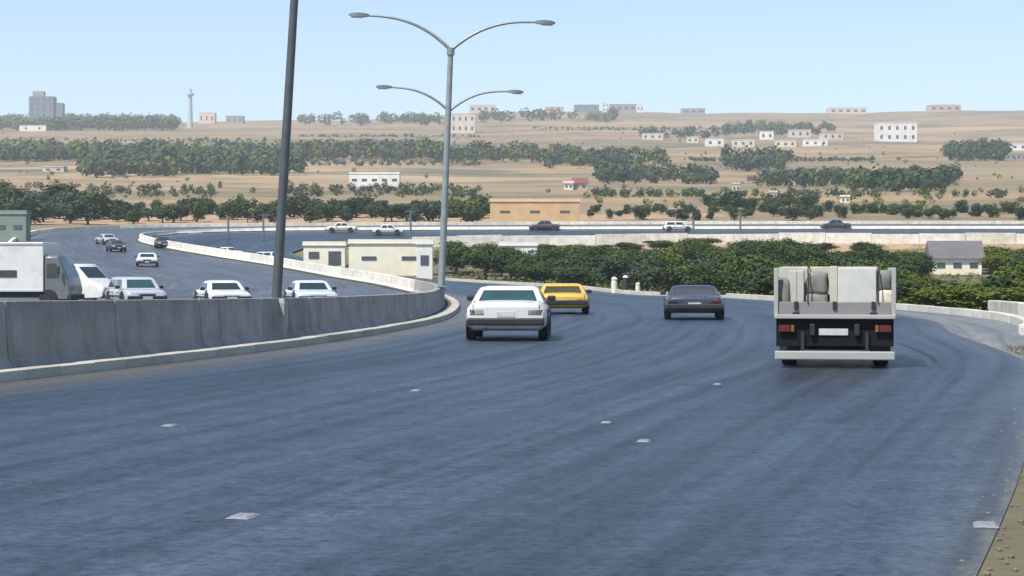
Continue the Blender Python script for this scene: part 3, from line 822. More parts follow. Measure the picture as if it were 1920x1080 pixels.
# white lorry on the oncoming road at the left edge
def lorry():
    t = thing('box_lorry', 'white box lorry with dark cab at the left edge behind the barrier', 'lorry', (-21.25, 88.5, ground(-21.25, 88.5)), hd(180 - 86), 'oncoming vehicles at the left edge')
    W = 2.2
    mesh_obj('box_body', bm_box((0, -1.2, 1.74), (W, 5.2, 2.1)), WHITE, t, None, .03)
    for s in (-1, 1):
        for zz in (.72, 2.72):
            mesh_obj('trim_rail', bm_box((s * (W/2 + .01), -1.2, zz), (.05, 5.2, .08)), SILV, t, None, .01)
        mesh_obj('side_vent', bm_box((s * (W/2 + .012), -.2, 1.45), (.04, .9, .3)), GLASS, t, None, .01)
        mesh_obj('side_vent', bm_box((s * (W/2 + .012), -1.9, 1.45), (.04, 1.1, .3)), GLASS, t, None, .01)
        for yy in (-2.6, 1.6): wheel(t, s * (W/2 - .16), yy, .4, .26, s)
        mesh_obj('headlight', bm_box((s * .78, 2.46, .78), (.3, .06, .18)), CLR, t, None, .02)
        mesh_obj('mirror', bm_box((s * (W/2 + .12), 2.1, 1.6), (.14, .06, .34)), BLK, t, None, .02)
    def cs(yy, zb, zt, w): return [(-w, yy, zb), (-w, yy, zt - .1), (-w*.86, yy, zt), (w*.86, yy, zt), (w, yy, zt - .1), (w, yy, zb)]
    mesh_obj('cab', loft(bmesh.new(), [cs(1.42, .35, 2.25, 1.02), cs(2.0, .35, 2.25, 1.02), cs(2.4, .35, 1.3, 1.02), cs(2.5, .4, .9, 1.0)]), paint('slate paint', (.12, .13, .14)), t, 40, .03)
    mesh_obj('windscreen', slab(bmesh.new(), ((.95, 2.4, 1.3), (-.95, 2.4, 1.3), (-.85, 2.0, 2.2), (.85, 2.0, 2.2)), .02, .02, .02, .05, .05, .012), GLASS, t)
    for s in (-1, 1):
        q = ((-1.02, 2.1, 1.25), (-1.02, 1.5, 1.25), (-1.02, 1.5, 1.9), (-1.02, 1.95, 1.9)) if s < 0 else ((1.02, 1.5, 1.25), (1.02, 2.1, 1.25), (1.02, 1.95, 1.9), (1.02, 1.5, 1.9))
        mesh_obj('side_window', slab(bmesh.new(), q, .02, .03, .03, .03, .03, .01), GLASS, t)
    mesh_obj('chassis', bm_box((0, -.8, .55), (W*.8, 6, .25)), BLK, t)
    mesh_obj('front_bumper', bm_box((0, 2.5, .45), (W*.95, .18, .22)), BLK, t, None, .03)
lorry()
def van():
    t = thing('white_van', 'white short van with sloping bonnet just ahead of the white lorry', 'van', (-19.9, 95, ground(-19.9, 95)), hd(180 - 62), 'oncoming vehicles at the left edge')
    def cs(yy, zb, zt, w): return [(-w, yy, zb), (-w, yy, zb + (zt-zb)*.5), (-w*.88, yy, zt - .07), (-w*.78, yy, zt), (w*.78, yy, zt), (w*.88, yy, zt - .07), (w, yy, zb + (zt-zb)*.5), (w, yy, zb)]
    mesh_obj('body', loft(bmesh.new(), [cs(-1.9, .35, 1.8, .88), cs(-1.8, .3, 1.88, .9), cs(.2, .3, 1.88, .9), cs(.95, .3, 1.2, .9), cs(1.75, .32, .95, .88), cs(1.9, .4, .8, .84)]), WHITE, t, 40, .03)
    mesh_obj('windscreen', slab(bmesh.new(), ((.7, .95, 1.2), (-.7, .95, 1.2), (-.68, .2, 1.86), (.68, .2, 1.86)), .02, .03, .03, .06, .06, .012), GLASS, t)
    for s in (-1, 1):
        q = ((-.89, .5, 1.2), (-.89, -.5, 1.2), (-.8, -.5, 1.72), (-.8, .2, 1.72)) if s < 0 else ((.89, -.5, 1.2), (.89, .5, 1.2), (.8, .2, 1.72), (.8, -.5, 1.72))
        mesh_obj('side_window', slab(bmesh.new(), q, .02, .04, .04, .04, .04, .012), GLASS, t)
        mesh_obj('headlight', bm_box((s * .62, 1.84, .72), (.26, .08, .16)), CLR, t, None, .02)
        for yy in (-1.2, 1.15): wheel(t, s * .78, yy, .31, .2, s)
    mesh_obj('front_bumper', bm_box((0, 1.9, .42), (1.66, .14, .2)), BLK, t, None, .03)
van()

# ------------------------------------------------------------------ buildings
ROOFG = mat_plain('roof felt', (.3, .28, .26), .9, .15, .6, 0, .2)
WINM = mat_plain('window dark', (.07, .08, .09), .25, .2, 2)
def bmat(name, col): return mat_plain(name, col, .9, .10, .5, 0, .2, 0, 0, ((.28, .23, .18), .3))
B_WHITE = bmat('white render', (.74, .71, .66)); B_CREAM = bmat('cream render', (.82, .76, .58)); B_OCH = bmat('ochre render', (.56, .38, .205))
B_GREY = bmat('grey render', (.28, .28, .28)); B_PINK = bmat('pink render', (.52, .36, .3)); B_TAN = bmat('tan stone', (.45, .36, .26)); B_BLUE = bmat('blue grey render', (.16, .19, .22))
B_RED = bmat('red tile', (.20, .08, .065)); B_PALE = bmat('pale stone', (.6, .53, .44))
WIN_ME = {}
def building(name, label, cat, px, yb, pw, ph, m, rows_=1, cols=3, depth=.7, yaw=0.0, d=None, group=None, roof='flat', roofm=None, door=False, winh=.4, trim=None, base=.4):
    """px: centre column, yb: row of its foot, pw x ph: size in photograph pixels; set on the ground there"""
    if d is None: d = find_d(px, yb)
    x = xat(px, d); s = d / F; w, h = pw * s, ph * s
    z = ground(x, d)
    t = thing(name, label, cat, (x, d + w * depth / 2, z - base), yaw, group)
    H = h + base; D = w * depth
    wl = mesh_obj('wall', bm_box((0, 0, H/2), (w, D, H)), m, t, None, .03)
    if roof == 'flat':
        r = mesh_obj('roof', bm_box((0, 0, H + .08), (w + .3, D + .3, .16)), roofm or ROOFG, t, None, .02)
        p = bmesh.new()
        for c, sz in (((0, -D/2 - .02, H + .34), (w + .2, .16, .36)), ((0, D/2 + .02, H + .34), (w + .2, .16, .36)), ((-w/2, 0, H + .34), (.16, D - .13, .36)), ((w/2, 0, H + .34), (.16, D - .13, .36))): box(p, c, sz)
        mesh_obj('parapet', p, trim or m, t)
    else:
        p = bmesh.new(); o_ = .35; rh = h * .28 if roof == 'gable' else h * roof
        loft(p, [[(-w/2 - o_, -D/2 - o_, H), (-w/2 - o_, D/2 + o_, H), (-w/2 - o_, 0, H + rh)], [(w/2 + o_, -D/2 - o_, H), (w/2 + o_, D/2 + o_, H), (w/2 + o_, 0, H + rh)]])
        mesh_obj('roof', p, roofm or B_RED, t)
    ww = min(w / cols * .5, 1.6 if w < 30 else w / cols * .5); sh = h / max(1, rows_); wh = sh * winh
    first = None
    for r_ in range(rows_):
        for c in range(cols):
            X = -w/2 + w * (c + .5) / cols; Z = base + sh * (r_ + .52)
            is_door = door and r_ == 0 and c == cols // 2
            if is_door:
                mesh_obj('door', bm_box((X, -D/2 - .01, base + sh * .36), (ww * 1.2, .1, sh * .72)), WINM, t); continue
            if first is None:
                first = mesh_obj('window', bm_box((0, 0, 0), (ww, .12, wh)), WINM, t); o = first
            else: o = share(first, 'window', t)
            o.location = (X, -D/2 - .015, Z)
    return t
# near the bend, inside the loop
building('roadside_building', 'low cream building with a dark opening, between the median strip and far bend', 'building', 608, 500, 78, 36, B_CREAM, 1, 2, .5, 0, 240, None, 'flat', CON_W, True, .35)
building('roadside_building', 'larger bright cream building just left of the middle lamp post', 'building', 728, 512, 150, 55, B_CREAM, 1, 2, .35, R_(3), 224, None, 'flat', CON_W, False, .12)
building('wall_kiosk', 'small white kiosk at the right end of the bright cream building', 'kiosk', 796, 520, 30, 60, B_WHITE, 1, 1, .8, 0, 213, None, 'flat', CON_W, False, .3)
building('orange_building', 'long orange ochre building beyond the distant road, right of the middle lamp post', 'building', 1003, 417, 168, 38, B_OCH, 1, 3, .3, 0, None, None, 'flat', mat_plain('ochre roof', (.6, .42, .24), .9), False, .1, bmat('pale orange', (.62, .46, .29)), .8)
building('white_building', 'long white building on the hillside between the two lamp posts', 'building', 702, 350, 94, 24, B_WHITE, 1, 5, .4, 0, None, None, 'flat', B_WHITE, False, .2)
wt_ = building('white_block', 'white twin block with grey centre, high on the right of the hillside', 'building', 1682, 266, 74, 34, B_WHITE, 2, 5, .5, 0, None, None, 'flat', B_WHITE, False, .4)
tw = building('grey_tower_block', 'grey stepped tower block on the skyline at the far left', 'building', 78, 240, 46, 58, B_BLUE, 6, 4, .6, 0, None, None, 'flat', B_GREY, False, .5)
th = max(v.co.z for v in tw.children[0].data.vertices); tww = max(v.co.x for v in tw.children[0].data.vertices)
mesh_obj('penthouse', bm_box((-tww * .3, 0, th + 2.6), (tww * .9, 8, 5.4)), B_GREY, tw)
mesh_obj('low_wing', bm_box((tww * 1.35, 0, th * .4), (tww * .68, 10, th * .8)), B_BLUE, tw)
d = find_d(357, 240); tz = ground(xat(357, d), d); u = d / F
tt = thing('pale_tower', 'slender pale mast tower rising from the ridge right of the dark ridge trees', 'tower', (xat(357, d), d, tz))
PT = mat_plain('pale tower concrete', (.42, .50, .53), .9, .05, .3, 0, .1)
mesh_obj('shaft', tube(bmesh.new(), [(0, 0, -1), (0, 0, 40*u), (0, 0, 72*u)], [5.5*u, 4.2*u, 3.6*u], 16), PT, tt, 40)
mesh_obj('gallery', tube(bmesh.new(), [(0, 0, 60*u), (0, 0, 61*u), (0, 0, 65*u), (0, 0, 66*u)], [4*u, 7*u, 7*u, 4*u], 16), PT, tt, 40)
mesh_obj('mast_tip', tube(bmesh.new(), [(0, 0, 72*u), (0, 0, 80*u)], [1.2*u, .4*u], 8), PT, tt, 40)
building('skyline_house', 'pale pink house on the ridge just right of the pale tower', 'house', 388, 232, 30, 20, bmat('pink white render', (.7, .55, .47)), 1, 3, .8, 0, None)
building('skyline_house', 'small grey house on the ridge left of the nearest lamp post', 'house', 440, 232, 32, 14, B_GREY, 1, 3, .8)
building('skyline_house', 'dark grey house on the ridge left of the middle lamp post', 'house', 786, 232, 24, 18, B_BLUE, 2, 3, .8)
building('skyline_house', 'pale pink block on the ridge right of the middle lamp post', 'house', 868, 250, 46, 36, B_PALE, 2, 4, .8)
for px, w, h, m, lab in ((905, 50, 14, B_PALE, 'pale flat house on the ridge beside the pink block'), (1040, 34, 9, B_PINK, 'low pinkish house on the ridge above the orange building'), (1100, 46, 13, B_BLUE, 'blue grey house on the ridge above the right end of the orange building'), (1135, 12, 16, B_WHITE, 'narrow white house on the ridge beside the blue grey house'), (1168, 50, 14, B_GREY, 'largest grey block on the ridge above the dark saloon'), (1200, 12, 14, B_WHITE, 'narrow white house at the right end of the largest grey block'), (1300, 44, 10, B_GREY, 'grey house on the ridge above the green orchard strip'), (1590, 70, 11, B_PALE, 'long pale house on the ridge left of the white twin block'), (1772, 58, 12, B_PINK, 'mauve house on the ridge right of the white twin block')):
    d = find_d(px, 236); x = xat(px, d)
    best = min(((row(xat(px, q), q, ground(xat(px, q), q)), q) for q in range(1500, 2900, 20)))
    building('skyline_house', lab, 'house', px, best[0] + 5, w, h, m, 1 + (h > 15), max(2, w // 12), .6, 0, best[1] - 60)
building('red_roof_house', 'small pale house with a dark red roof above the orange building', 'house', 1088, 356, 26, 12, B_PINK, 1, 2, .8, 0, None, None, .9, B_RED)
building('hillside_house', 'white house with a red roof on the reddish slope left of the red roofed house', 'house', 1066, 356, 16, 12, B_WHITE, 1, 2, .8, 0, None, None, .4, B_PINK)
hs = []
for i, (px, yb, w, h, m) in enumerate(((1340, 275, 34, 14, B_WHITE), (1395, 276, 42, 13, B_PALE), (1438, 262, 26, 15, B_WHITE), (1475, 276, 40, 12, B_PALE), (1530, 274, 46, 11, B_WHITE), (1300, 268, 22, 10, B_PALE), (1560, 262, 40, 12, B_PALE), (1500, 258, 40, 14, B_PALE), (1225, 262, 40, 11, B_PALE), (1190, 300, 18, 10, B_PINK))):
    hs.append(building('hillside_house', 'small pale flat roofed house in the village row on the upper right hillside', 'house', px, yb, w, h, m, 1, max(2, w // 12), .6, random.uniform(-.2, .2), None, 'village houses on the upper right hillside'))
for i, (px, yb, w, h, m) in enumerate(((1895, 282, 60, 12, B_WHITE), (1840, 285, 40, 12, B_PALE), (1905, 300, 40, 10, B_GREY))):
    building('hillside_house', ('long white wall like house at the right edge of the hillside', 'pale house beside the blue green tree clump at the right edge', 'grey house lowest at the right edge of the hillside')[i], 'house', px, yb, w, h, m, 1, 4, .5)
for i, (px, yb, w, h, m, lab) in enumerate(((62, 246, 50, 10, B_WHITE, 'pale low house below the grey tower block'), (200, 330, 22, 9, B_PALE, 'pale hut on the slope under the left wood'), (575, 284, 50, 8, B_WHITE, 'pale shed roofs at the wood edge right of the nearest lamp post'), (495, 316, 28, 9, B_WHITE, 'white hut in the wood left of the nearest lamp post'), (100, 322, 40, 8, B_PALE, 'pale shed above the sandy cutting at far left'), (1380, 360, 14, 14, B_PALE, 'pale tall hut among the dark clumps right of the centre'), (1450, 372, 14, 10, B_PALE, 'small pale hut below the dark clumps on the right'), (1585, 380, 16, 10, B_CREAM, 'small cream hut below the long dark clump'), (1410, 340, 16, 8, B_RED, 'small dark red hut among the clumps on the right'))):
    building('hillside_hut', lab, 'hut', px, yb, w, h, m, 1, 2, .8)
building('tree_house_cottage', 'grey roofed cottage with cream wall among the trees at the right', 'cottage', 1795, 511, 92, 26, B_CREAM, 1, 3, .6, 0, None, None, 1.3, bmat('grey roof', (.14, .135, .14)), False, .35)
building('grey_green_shed', 'grey green shed at the left edge of the photo, above the white lorry', 'shed', 18, 452, 62, 50, bmat('grey green render', (.20, .25, .22)), 1, 2, .6, 0, None, None, 'flat', B_GREY, False, .15)
building('walled_shed', 'white shed wall seen between the dark trees below the orange building', 'shed', 972, 472, 70, 22, B_WHITE, 1, 3, .4, 0, 252, None, 'flat', B_WHITE, False, .2)
# low parapet at the right edge
pr = thing('roadside_parapet', 'low grey concrete parapet at the right edge of the photo beside the bend', 'parapet')
pp = [(15.6, 57.5), (16.6, 62.0), (17.3, 66.5), (17.7, 71.0), (17.8, 76)]
for i, (a, b) in enumerate(zip(pp, pp[1:])):
    dx, dy = b[0]-a[0], b[1]-a[1]; l = math.hypot(dx, dy)
    mesh_obj('parapet_block', bm_box(((a[0]+b[0])/2, (a[1]+b[1])/2, ground((a[0]+b[0])/2, (a[1]+b[1])/2) + .2), (l - .05, .4, .62), math.atan2(dy, dx)), CON_L if i % 2 else CON_W, pr, None, .03)
# roadside posts
def post(px, yb, yt, w, m, name, label, cat, d=None, cap=None):
    d = d or find_d(px, yb, 120); x = xat(px, d); h = (yb - yt) * d / F; z = ground(x, d)
    t = thing(name, label, cat, (x, d, z))
    mesh_obj('post', tube(bmesh.new(), [(0, 0, -.2), (0, 0, h * .8), (0, 0, h)], [w, w, w * .8], 10), m, t, 40)
    mesh_obj('cap', tube(bmesh.new(), [(0, 0, h), (0, 0, h + w * .8)], [w * 1.1, w * .5], 10), cap or m, t, 40)
    return t
post(1152, 545, 520, .22, CON_W, 'bollard', 'white concrete bollard on the outer kerb behind the yellow taxi', 'bollard', 146)
post(1173, 546, 517, .2, BLK, 'bollard', 'dark bollard with pale top, right of the white bollard', 'bollard', 145, CON_W)
post(1196, 545, 528, .16, CON_W, 'bollard', 'short white bollard, rightmost of the three behind the taxi', 'bollard', 144)
for px, yb, yt, lab in ((428, 448, 408, 'thin dark lamp pole on the far bend, left of the other thin pole'), (494, 452, 402, 'thin dark pole on the far bend close to the nearest lamp post'), (770, 455, 395, 'thin grey pole left of the middle lamp post, on the distant road'), (1388, 446, 398, 'grey pole by the distant road above the dark saloon'), (1300, 452, 412, 'thin pole by the distant road left of the grey pole')):
    d = find_d(px, yb, 200); x = xat(px, d); h = (yb - yt) * d / F
    t = thing('utility_pole', lab, 'pole', (x, d, ground(x, d)))
    mesh_obj('pole', tube(bmesh.new(), [(0, 0, -.2), (0, 0, h)], [.16, .11], 8), STEEL_D, t, 40)
    mesh_obj('crossarm', bm_box((0, 0, h - .2), (1.5, .1, .1)), STEEL_D, t)

# ------------------------------------------------------------------ trees
BARK = mat_plain('bark', (.09, .07, .05), .95, .25, 4, 0, .1)
LEAFS = [mat_leaf('dark leaves', (.019, .038, .005), (.062, .096, .013)), mat_leaf('olive leaves', (.040, .062, .004), (.125, .155, .013)), mat_leaf('blue green leaves', (.024, .044, .024), (.055, .088, .042))]
def crown_bm(seed, lobes, leaves, size, h=1.0):
    """unit crown: leaf clumps scattered over several uneven lobes, about 1 wide, 1 tall, base at z=0"""
    rnd = random.Random(seed); bm = bmesh.new()
    L = []
    for i in range(lobes):
        a = rnd.uniform(0, 6.283); r = rnd.uniform(0, .30); z = rnd.uniform(.24, .78)
        L.append((math.cos(a)*r, math.sin(a)*r, z, rnd.uniform(.15, .27)))
    L.append((0, 0, .5, .30))
    for i in range(leaves):
        c = L[rnd.randrange(len(L))] if rnd.random() < .85 else L[-1]
        while True:
            v = Vector((rnd.uniform(-1, 1), rnd.uniform(-1, 1), rnd.uniform(-1, 1)))
            if .05 < v.length < 1: break
        v = v.normalized() * (rnd.uniform(.55, 1.08) if rnd.random() < .8 else rnd.uniform(.1, .6))
        p = Vector(c[:3]) + Vector((v.x, v.y, v.z * .9)) * c[3]
        s = size * rnd.uniform(.6, 1.4)
        n = (v.normalized() + Vector((rnd.uniform(-.8, .8), rnd.uniform(-.8, .8), rnd.uniform(-.4, .9)))).normalized()
        u = n.orthogonal().normalized(); w = n.cross(u)
        a = rnd.uniform(0, 6.28); u, w = u*math.cos(a)+w*math.sin(a), w*math.cos(a)-u*math.sin(a)
        k = [p + u*s, p + w*s*.6 + n*s*.15, p - u*s*.9, p - w*s*.6 + n*s*.1]
        bm.faces.new([bm.verts.new(q) for q in k])
    return bm
def trunk_bm(seed):
    rnd = random.Random(seed); bm = bmesh.new()
    tube(bm, [(0, 0, -.05), (rnd.uniform(-.02, .02), 0, .2), (rnd.uniform(-.03, .03), rnd.uniform(-.03, .03), .5)], [.04, .028, .016], 7)
    for i in range(5):
        a = rnd.uniform(0, 6.28); z = rnd.uniform(.18, .42)
        e = (math.cos(a)*.24, math.sin(a)*.24, z + rnd.uniform(.15, .35))
        tube(bm, [(0, 0, z), (e[0]*.5, e[1]*.5, lerp(z, e[2], .6)), e], [.017, .011, .005], 5)
    return bm
def mesh_only(name, bm, mats):
    me = bpy.data.meshes.new(name); bm.to_mesh(me); bm.free()
    for m in mats: me.materials.append(m)
    return me
NEAR_CROWN = [[mesh_only('crown', crown_bm(s, 11, 4200, .030), [lf]) for s in (1, 2, 3)] for lf in LEAFS]
NEAR_TRUNK = [mesh_only('trunk', trunk_bm(s), [BARK]) for s in (1, 2)]
def far_tree_mesh(seed, leaf, leaves=1100, size=.055):
    bm = crown_bm(seed, 9, leaves, size)
    for v in bm.verts: v.co.z = max(-.05, (v.co.z - .1) * 1.12)
    for f in bm.faces: f.material_index = 0
    n0 = len(bm.faces)
    tube(bm, [(0, 0, -.12), (0, 0, .4)], [.035, .02], 6)
    bm.faces.ensure_lookup_table()
    for f in bm.faces[n0:]: f.material_index = 1
    return mesh_only('tree', bm, [leaf, BARK])
FAR_TREE = [[far_tree_mesh(s + 20, lf) for s in (1, 2, 3)] for lf in LEAFS]
def near_tree(px, d, htop, wid, kind, label, group, rnd):
    x = xat(px, d); z = ground(x, d)
    h = max(1.2, htop - z)
    t = thing('roadside_tree', label, 'tree', (x, d, z), rnd.uniform(0, 6.28), group)
    c = link(bpy.data.objects.new('crown', rnd.choice(NEAR_CROWN[kind])), t); c.scale = (wid, wid, h * .93); c.location = (0, 0, h * .03)
    k = link(bpy.data.objects.new('trunk', rnd.choice(NEAR_TRUNK)), t); k.scale = (h * .9, h * .9, h)
    return t
rnd = random.Random(31)
TOP = [(820, 462), (900, 458), (1000, 468), (1120, 464), (1250, 455), (1400, 452), (1500, 458), (1640, 468), (1700, 482), (1760, 512), (1830, 505), (1880, 472), (1960, 462)]
SEG = [(820, 1015, 'dark green tree in the belt by the middle lamp post'), (1015, 1240, 'dark green tree in the belt behind the yellow taxi'), (1240, 1440, 'dark green tree in the belt behind the navy saloon'), (1440, 1690, 'dark green tree in the belt behind the loaded truck'), (1690, 2200, 'olive green tree in the thicket right of the loaded truck')]
count = 0; placed = []
for attempt in range(9000):
    if count >= 170: break
    back = count < 85
    px = rnd.uniform(826, 1985); d = rnd.uniform(196, 269) if back else rnd.uniform(64, 200)
    x = xat(px, d); e = x - max(rgt_x(d), table([(p[1], p[0]) for p in KRB], d) if d < 206 else -99)
    need = 2.4 if d < 190 else 3.2
    if e < need or (e > 46 and not back): continue
    if back and 1738 < px < 1852 and d < 250: continue
    if 940 < px < 1005 and 215 < d < 262: continue
    if any((x-a)**2 + (d-b)**2 < (1.7 + d*.004)**2 for a, b in placed): continue
    ytop = (470 if back and 1700 < px else table(TOP, px)) + (rnd.uniform(-17, 6) if back else rnd.uniform(6, 40))
    ht = CAMZ + d * (500 - ytop) / F
    if ht - ground(x, d) < 1.0: continue
    wid = rnd.uniform(3.2, 5.2) * min(1.3, .62 + d / 260)
    kind = (1 if rnd.random() < .65 else 0) if px > 1680 else (0 if rnd.random() < .7 else rnd.choice((1, 2)))
    lab = next(q for q in SEG if px < q[1])
    rowname = 'back row' if back else 'front row'
    hh = ht - ground(x, d)
    adj = 'taller' if hh > 4.6 else 'medium' if hh > 3.2 else 'low'
    if lab is SEG[4]:
        L_ = '%s %s tree %s' % (adj, 'olive' if kind == 1 else 'dark green', 'just right of the loaded truck' if px < 1745 else 'in front of or below the grey roofed cottage' if px < 1850 and not back else 'right of the cottage at the right edge')
    else: L_ = '%s ' % adj + lab[2].replace(' tree in the', ' tree in the %s of the' % rowname).replace('dark green', 'dark green' if kind == 0 else 'greyer green')
    near_tree(px, d, ht, wid, kind, L_, 'near trees: ' + L_, rnd)
    placed.append((x, d)); count += 1
print('near trees', count)
def far_tree(px, yb, hpx, kind, label, group, d0=325, name='hillside_tree', asp=None):
    d = find_d(px, yb, d0); x = xat(px, d); h = hpx * d / F
    o = bpy.data.objects.new(name, rnd.choice(FAR_TREE[kind])); link(o)
    w = h * (asp or rnd.uniform(1.15, 2.0))
    o.location = (x, d, ground(x, d) + h * .02); o.scale = (w, w, h); o.rotation_euler = (0, 0, rnd.uniform(0, 6.28))
    if callable(label): label = label(px, hpx)
    return tag(o, label, 'tree', group + (', ' + label if len(label) < 130 else ''))
def belt(n, px0, px1, yb0, yb1, h0, h1, kinds, label, group, d0=325, asp=None):
    for i in range(n):
        px = lerp(px0, px1, (i + rnd.uniform(.1, .9)) / n)
        far_tree(px, rnd.uniform(yb0, yb1), rnd.uniform(h0, h1), rnd.choice(kinds), label, group, d0, 'hillside_tree', asp)
belt(64, -10, 900, 400, 417, 24, 40, (0, 2, 2), (lambda px, h: ('taller' if h > 32 else 'lower') + ' green tree beyond the distant road, ' + ('left of the median strip tip' if px < 300 else 'left of the nearest lamp post' if px < 520 else 'between the nearest and middle lamp posts' if px < 830 else 'right of the middle lamp post')), 'trees along the distant road, left')
belt(18, 0, 190, 395, 428, 34, 62, (0, 2, 2), (lambda px, h: ('tall' if h > 50 else 'medium' if h > 42 else 'short') + ' green tree at the far left edge, beyond the bend wall'), 'trees left of the far bend')
belt(7, 842, 912, 404, 414, 32, 46, (0, 0, 1), 'dark tree between the middle lamp post and the orange building', 'trees left of the orange building')
belt(52, 1095, 1990, 398, 414, 14, 26, (0, 2, 0), (lambda px, h: ('taller' if h > 20 else 'lower') + ' small dark tree beyond the distant road, ' + ('just right of the orange building' if px < 1250 else 'straight above the navy saloon' if px < 1440 else 'straight above the loaded truck' if px < 1690 else 'far right, above the cottage')), 'trees along the distant road, right')
belt(12, 1320, 1530, 385, 402, 22, 34, (0, 2), 'green tree on the slope above the distant road, right of centre', 'trees on the lower right slope')
# woods too far to tell their trees apart: one object each
def wood(label_px, name, n, kind, h0, h1, d0=325):
    bm = bmesh.new()
    r = random.Random(len(name) * 7 + n)
    for px0, px1, y0, y1, share_ in label_px:
        for i in range(int(n * share_)):
            px = r.uniform(px0, px1); yb = r.uniform(y0, y1)
            d = find_d(px, yb, d0); x = xat(px, d); h = r.uniform(h0, h1); w = h * r.uniform(.8, 1.5); z = ground(x, d); mi = r.choice((0, 0, 0, 1, 2))
            for k in range(64):
                v = Vector((r.gauss(0, 1), r.gauss(0, 1), r.gauss(0, 1))).normalized() * r.uniform(.5, 1)
                p = Vector((x + v.x * w * .5, d + v.y * w * .5, z + h * .52 + v.z * h * .5))
                s = h * r.uniform(.07, .17)
                nn = (v + Vector((r.uniform(-.7, .7), r.uniform(-.7, .7), r.uniform(-.2, .7)))).normalized()
                u = nn.orthogonal().normalized(); q = nn.cross(u)
                bm.faces.new([bm.verts.new(p + u*s), bm.verts.new(p + q*s*.8), bm.verts.new(p - u*s), bm.verts.new(p - q*s*.7)]).material_index = mi
    o = mesh_obj(name, bm, [LEAFS[kind], LEAFS[1], LEAFS[0]])
    return tag(o, kind='stuff')
wood(((0, 160, 290, 304, .16), (160, 330, 290, 334, .34), (330, 560, 288, 330, .34), (560, 830, 286, 302, .3), (830, 1000, 292, 306, .08)), 'hillside_wood', 520, 2, 5, 9)
wood(((-20, 330, 228, 246, 2.2), (560, 830, 228, 236, .3), (900, 1180, 222, 230, .2)), 'ridge_wood', 150, 2, 7, 13)
wood(((1125, 1200, 328, 346, .22), (1205, 1335, 330, 348, .24), (1600, 1790, 338, 360, .55), (1420, 1600, 345, 352, .14)), 'hillside_copse', 210, 2, 3, 6.5)
wood(((1770, 1885, 282, 302, .5), (1360, 1560, 238, 256, .4), (1200, 1350, 250, 262, .1), (1000, 1250, 292, 318, .35), (1360, 1480, 300, 322, .2)), 'upper_copse', 240, 2, 4, 8)
wood(((0, 1920, 250, 398, 1.0), (900, 1920, 250, 398, .6)), 'scattered_scrub', 150, 1, .8, 2.0)
wood(((380, 900, 303, 312, .2), (880, 1180, 286, 292, .2), (1480, 1800, 322, 330, .15), (1290, 1640, 300, 304, .15), (0, 500, 262, 268, .2), (1000, 1360, 240, 246, .15), (560, 900, 255, 258, .1), (1100, 1900, 366, 372, .12), (0, 420, 352, 372, .1), (540, 900, 352, 372, .12)), 'field_hedge', 1000, 2, .9, 2.4)

bm = bmesh.new(); r = random.Random(77)
for i in range(1500):
    d = r.uniform(74, 268); px = r.uniform(820, 2050); x = xat(px, d)
    e = x - max(rgt_x(d), table([(p[1], p[0]) for p in KRB], d) if d < 206 else -99)
    if e < 1.4: continue
    h = r.uniform(.35, 1.1); w = h * r.uniform(1, 1.9); z = ground(x, d) - .2
    for k in range(44):
        v = Vector((r.gauss(0, 1), r.gauss(0, 1), abs(r.gauss(0, 1)))).normalized() * r.uniform(.45, 1)
        p = Vector((x + v.x * w * .6, d + v.y * w * .6, z + v.z * h))
        q = r.uniform(.05, .13); nn = (v + Vector((r.uniform(-.8, .8), r.uniform(-.8, .8), r.uniform(-.2, .8)))).normalized()
        u = nn.orthogonal().normalized(); w2 = nn.cross(u)
        bm.faces.new([bm.verts.new(p + u*q), bm.verts.new(p + w2*q*.7), bm.verts.new(p - u*q), bm.verts.new(p - w2*q*.7)])
tag(mesh_obj('undergrowth', bm, LEAFS[1]), kind='stuff')
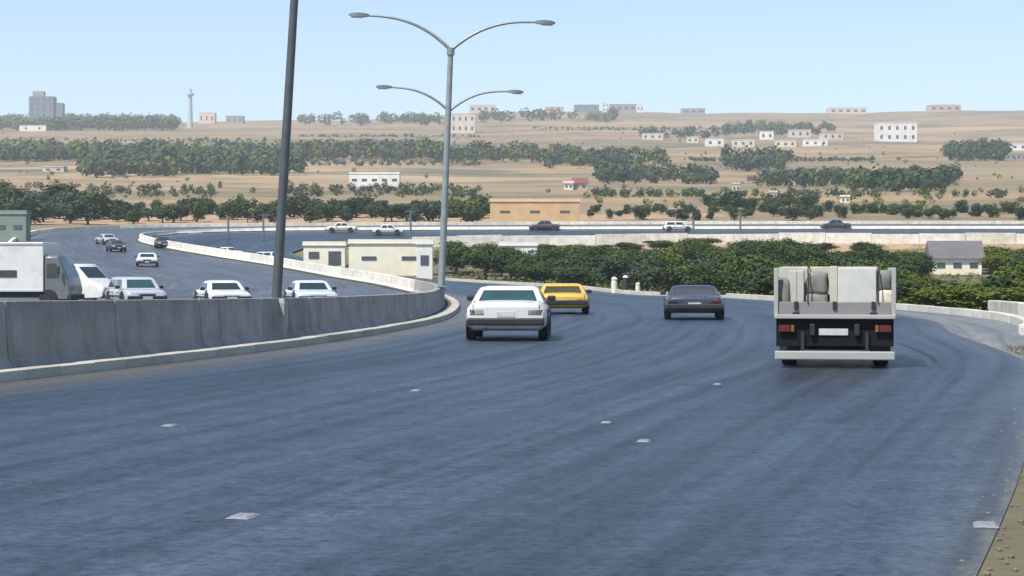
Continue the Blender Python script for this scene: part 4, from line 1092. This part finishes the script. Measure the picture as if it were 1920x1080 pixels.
# dry grass tufts and stones on the verges
bm = bmesh.new(); r = random.Random(5)
for i in range(2600):
    d = r.uniform(7, 80); e = abs(r.gauss(0, 1.0)) + (.12 if d > 30 else .7)
    x = (rgt_x(d) if d < 45 else table([(p[1], p[0]) for p in KRB], d) + .5) + e
    if 57 < d < 77 and e < 3.2: continue
    z = ground(x, d) - .03
    for k in range(4):
        a = r.uniform(0, 6.28); l = r.uniform(.04, .13); w = .006 + .004 * r.random()
        bx, by = x + r.uniform(-.05, .05), d + r.uniform(-.05, .05)
        bm.faces.new([bm.verts.new((bx - w, by, z)), bm.verts.new((bx + w, by, z)), bm.verts.new((bx + math.cos(a)*l*.6, by + math.sin(a)*l*.6, z + l))])
tag(mesh_obj('dry_grass', bm, mat_plain('dry grass', (.17, .145, .07), .9, .3, 9, 0, .1)), kind='stuff')
bm = bmesh.new()
for i in range(1500):
    d = r.uniform(7, 80); x = (rgt_x(d) if d < 45 else table([(p[1], p[0]) for p in KRB], d) + .5) + abs(r.gauss(0, .8)) + .02
    if d < 30 and r.random() < .4: x -= r.uniform(.05, .4)
    s = r.uniform(.006, .022); z = ground(x, d) - .008
    m4 = Matrix.Translation((x, d, z + s*.3)) @ Matrix.Rotation(r.uniform(0, 6), 4, 'Z') @ Matrix.Diagonal((s*1.3, s, s*.7, 1))
    bmesh.ops.create_icosphere(bm, subdivisions=1, radius=1, matrix=m4)
tag(mesh_obj('gravel', bm, mat_plain('gravel stone', (.16, .145, .11), .9, .3, 9, 0, .1)), kind='stuff')

# ------------------------------------------------------------------ haze
hz = bpy.data.materials.new('haze air'); hz.use_nodes = True
nt = hz.node_tree; nt.nodes.clear()
pv = nt.nodes.new('ShaderNodeVolumePrincipled'); pv.inputs['Density'].default_value = HAZE_DENSITY
pv.inputs['Color'].default_value = (.86, .93, 1.0, 1); pv.inputs['Anisotropy'].default_value = .2
mo = nt.nodes.new('ShaderNodeOutputMaterial'); nt.links.new(pv.outputs[0], mo.inputs['Volume'])
zmax = max(v.co.z for v in g.data.vertices) + 60
hzo = mesh_obj('haze', bm_box((0, 1810, (zmax - 6) / 2), (2900, 3820, zmax + 6)), hz)
tag(hzo, kind='stuff')
scene.cycles.max_bounces = 6
scene.cycles.volume_bounces = 1
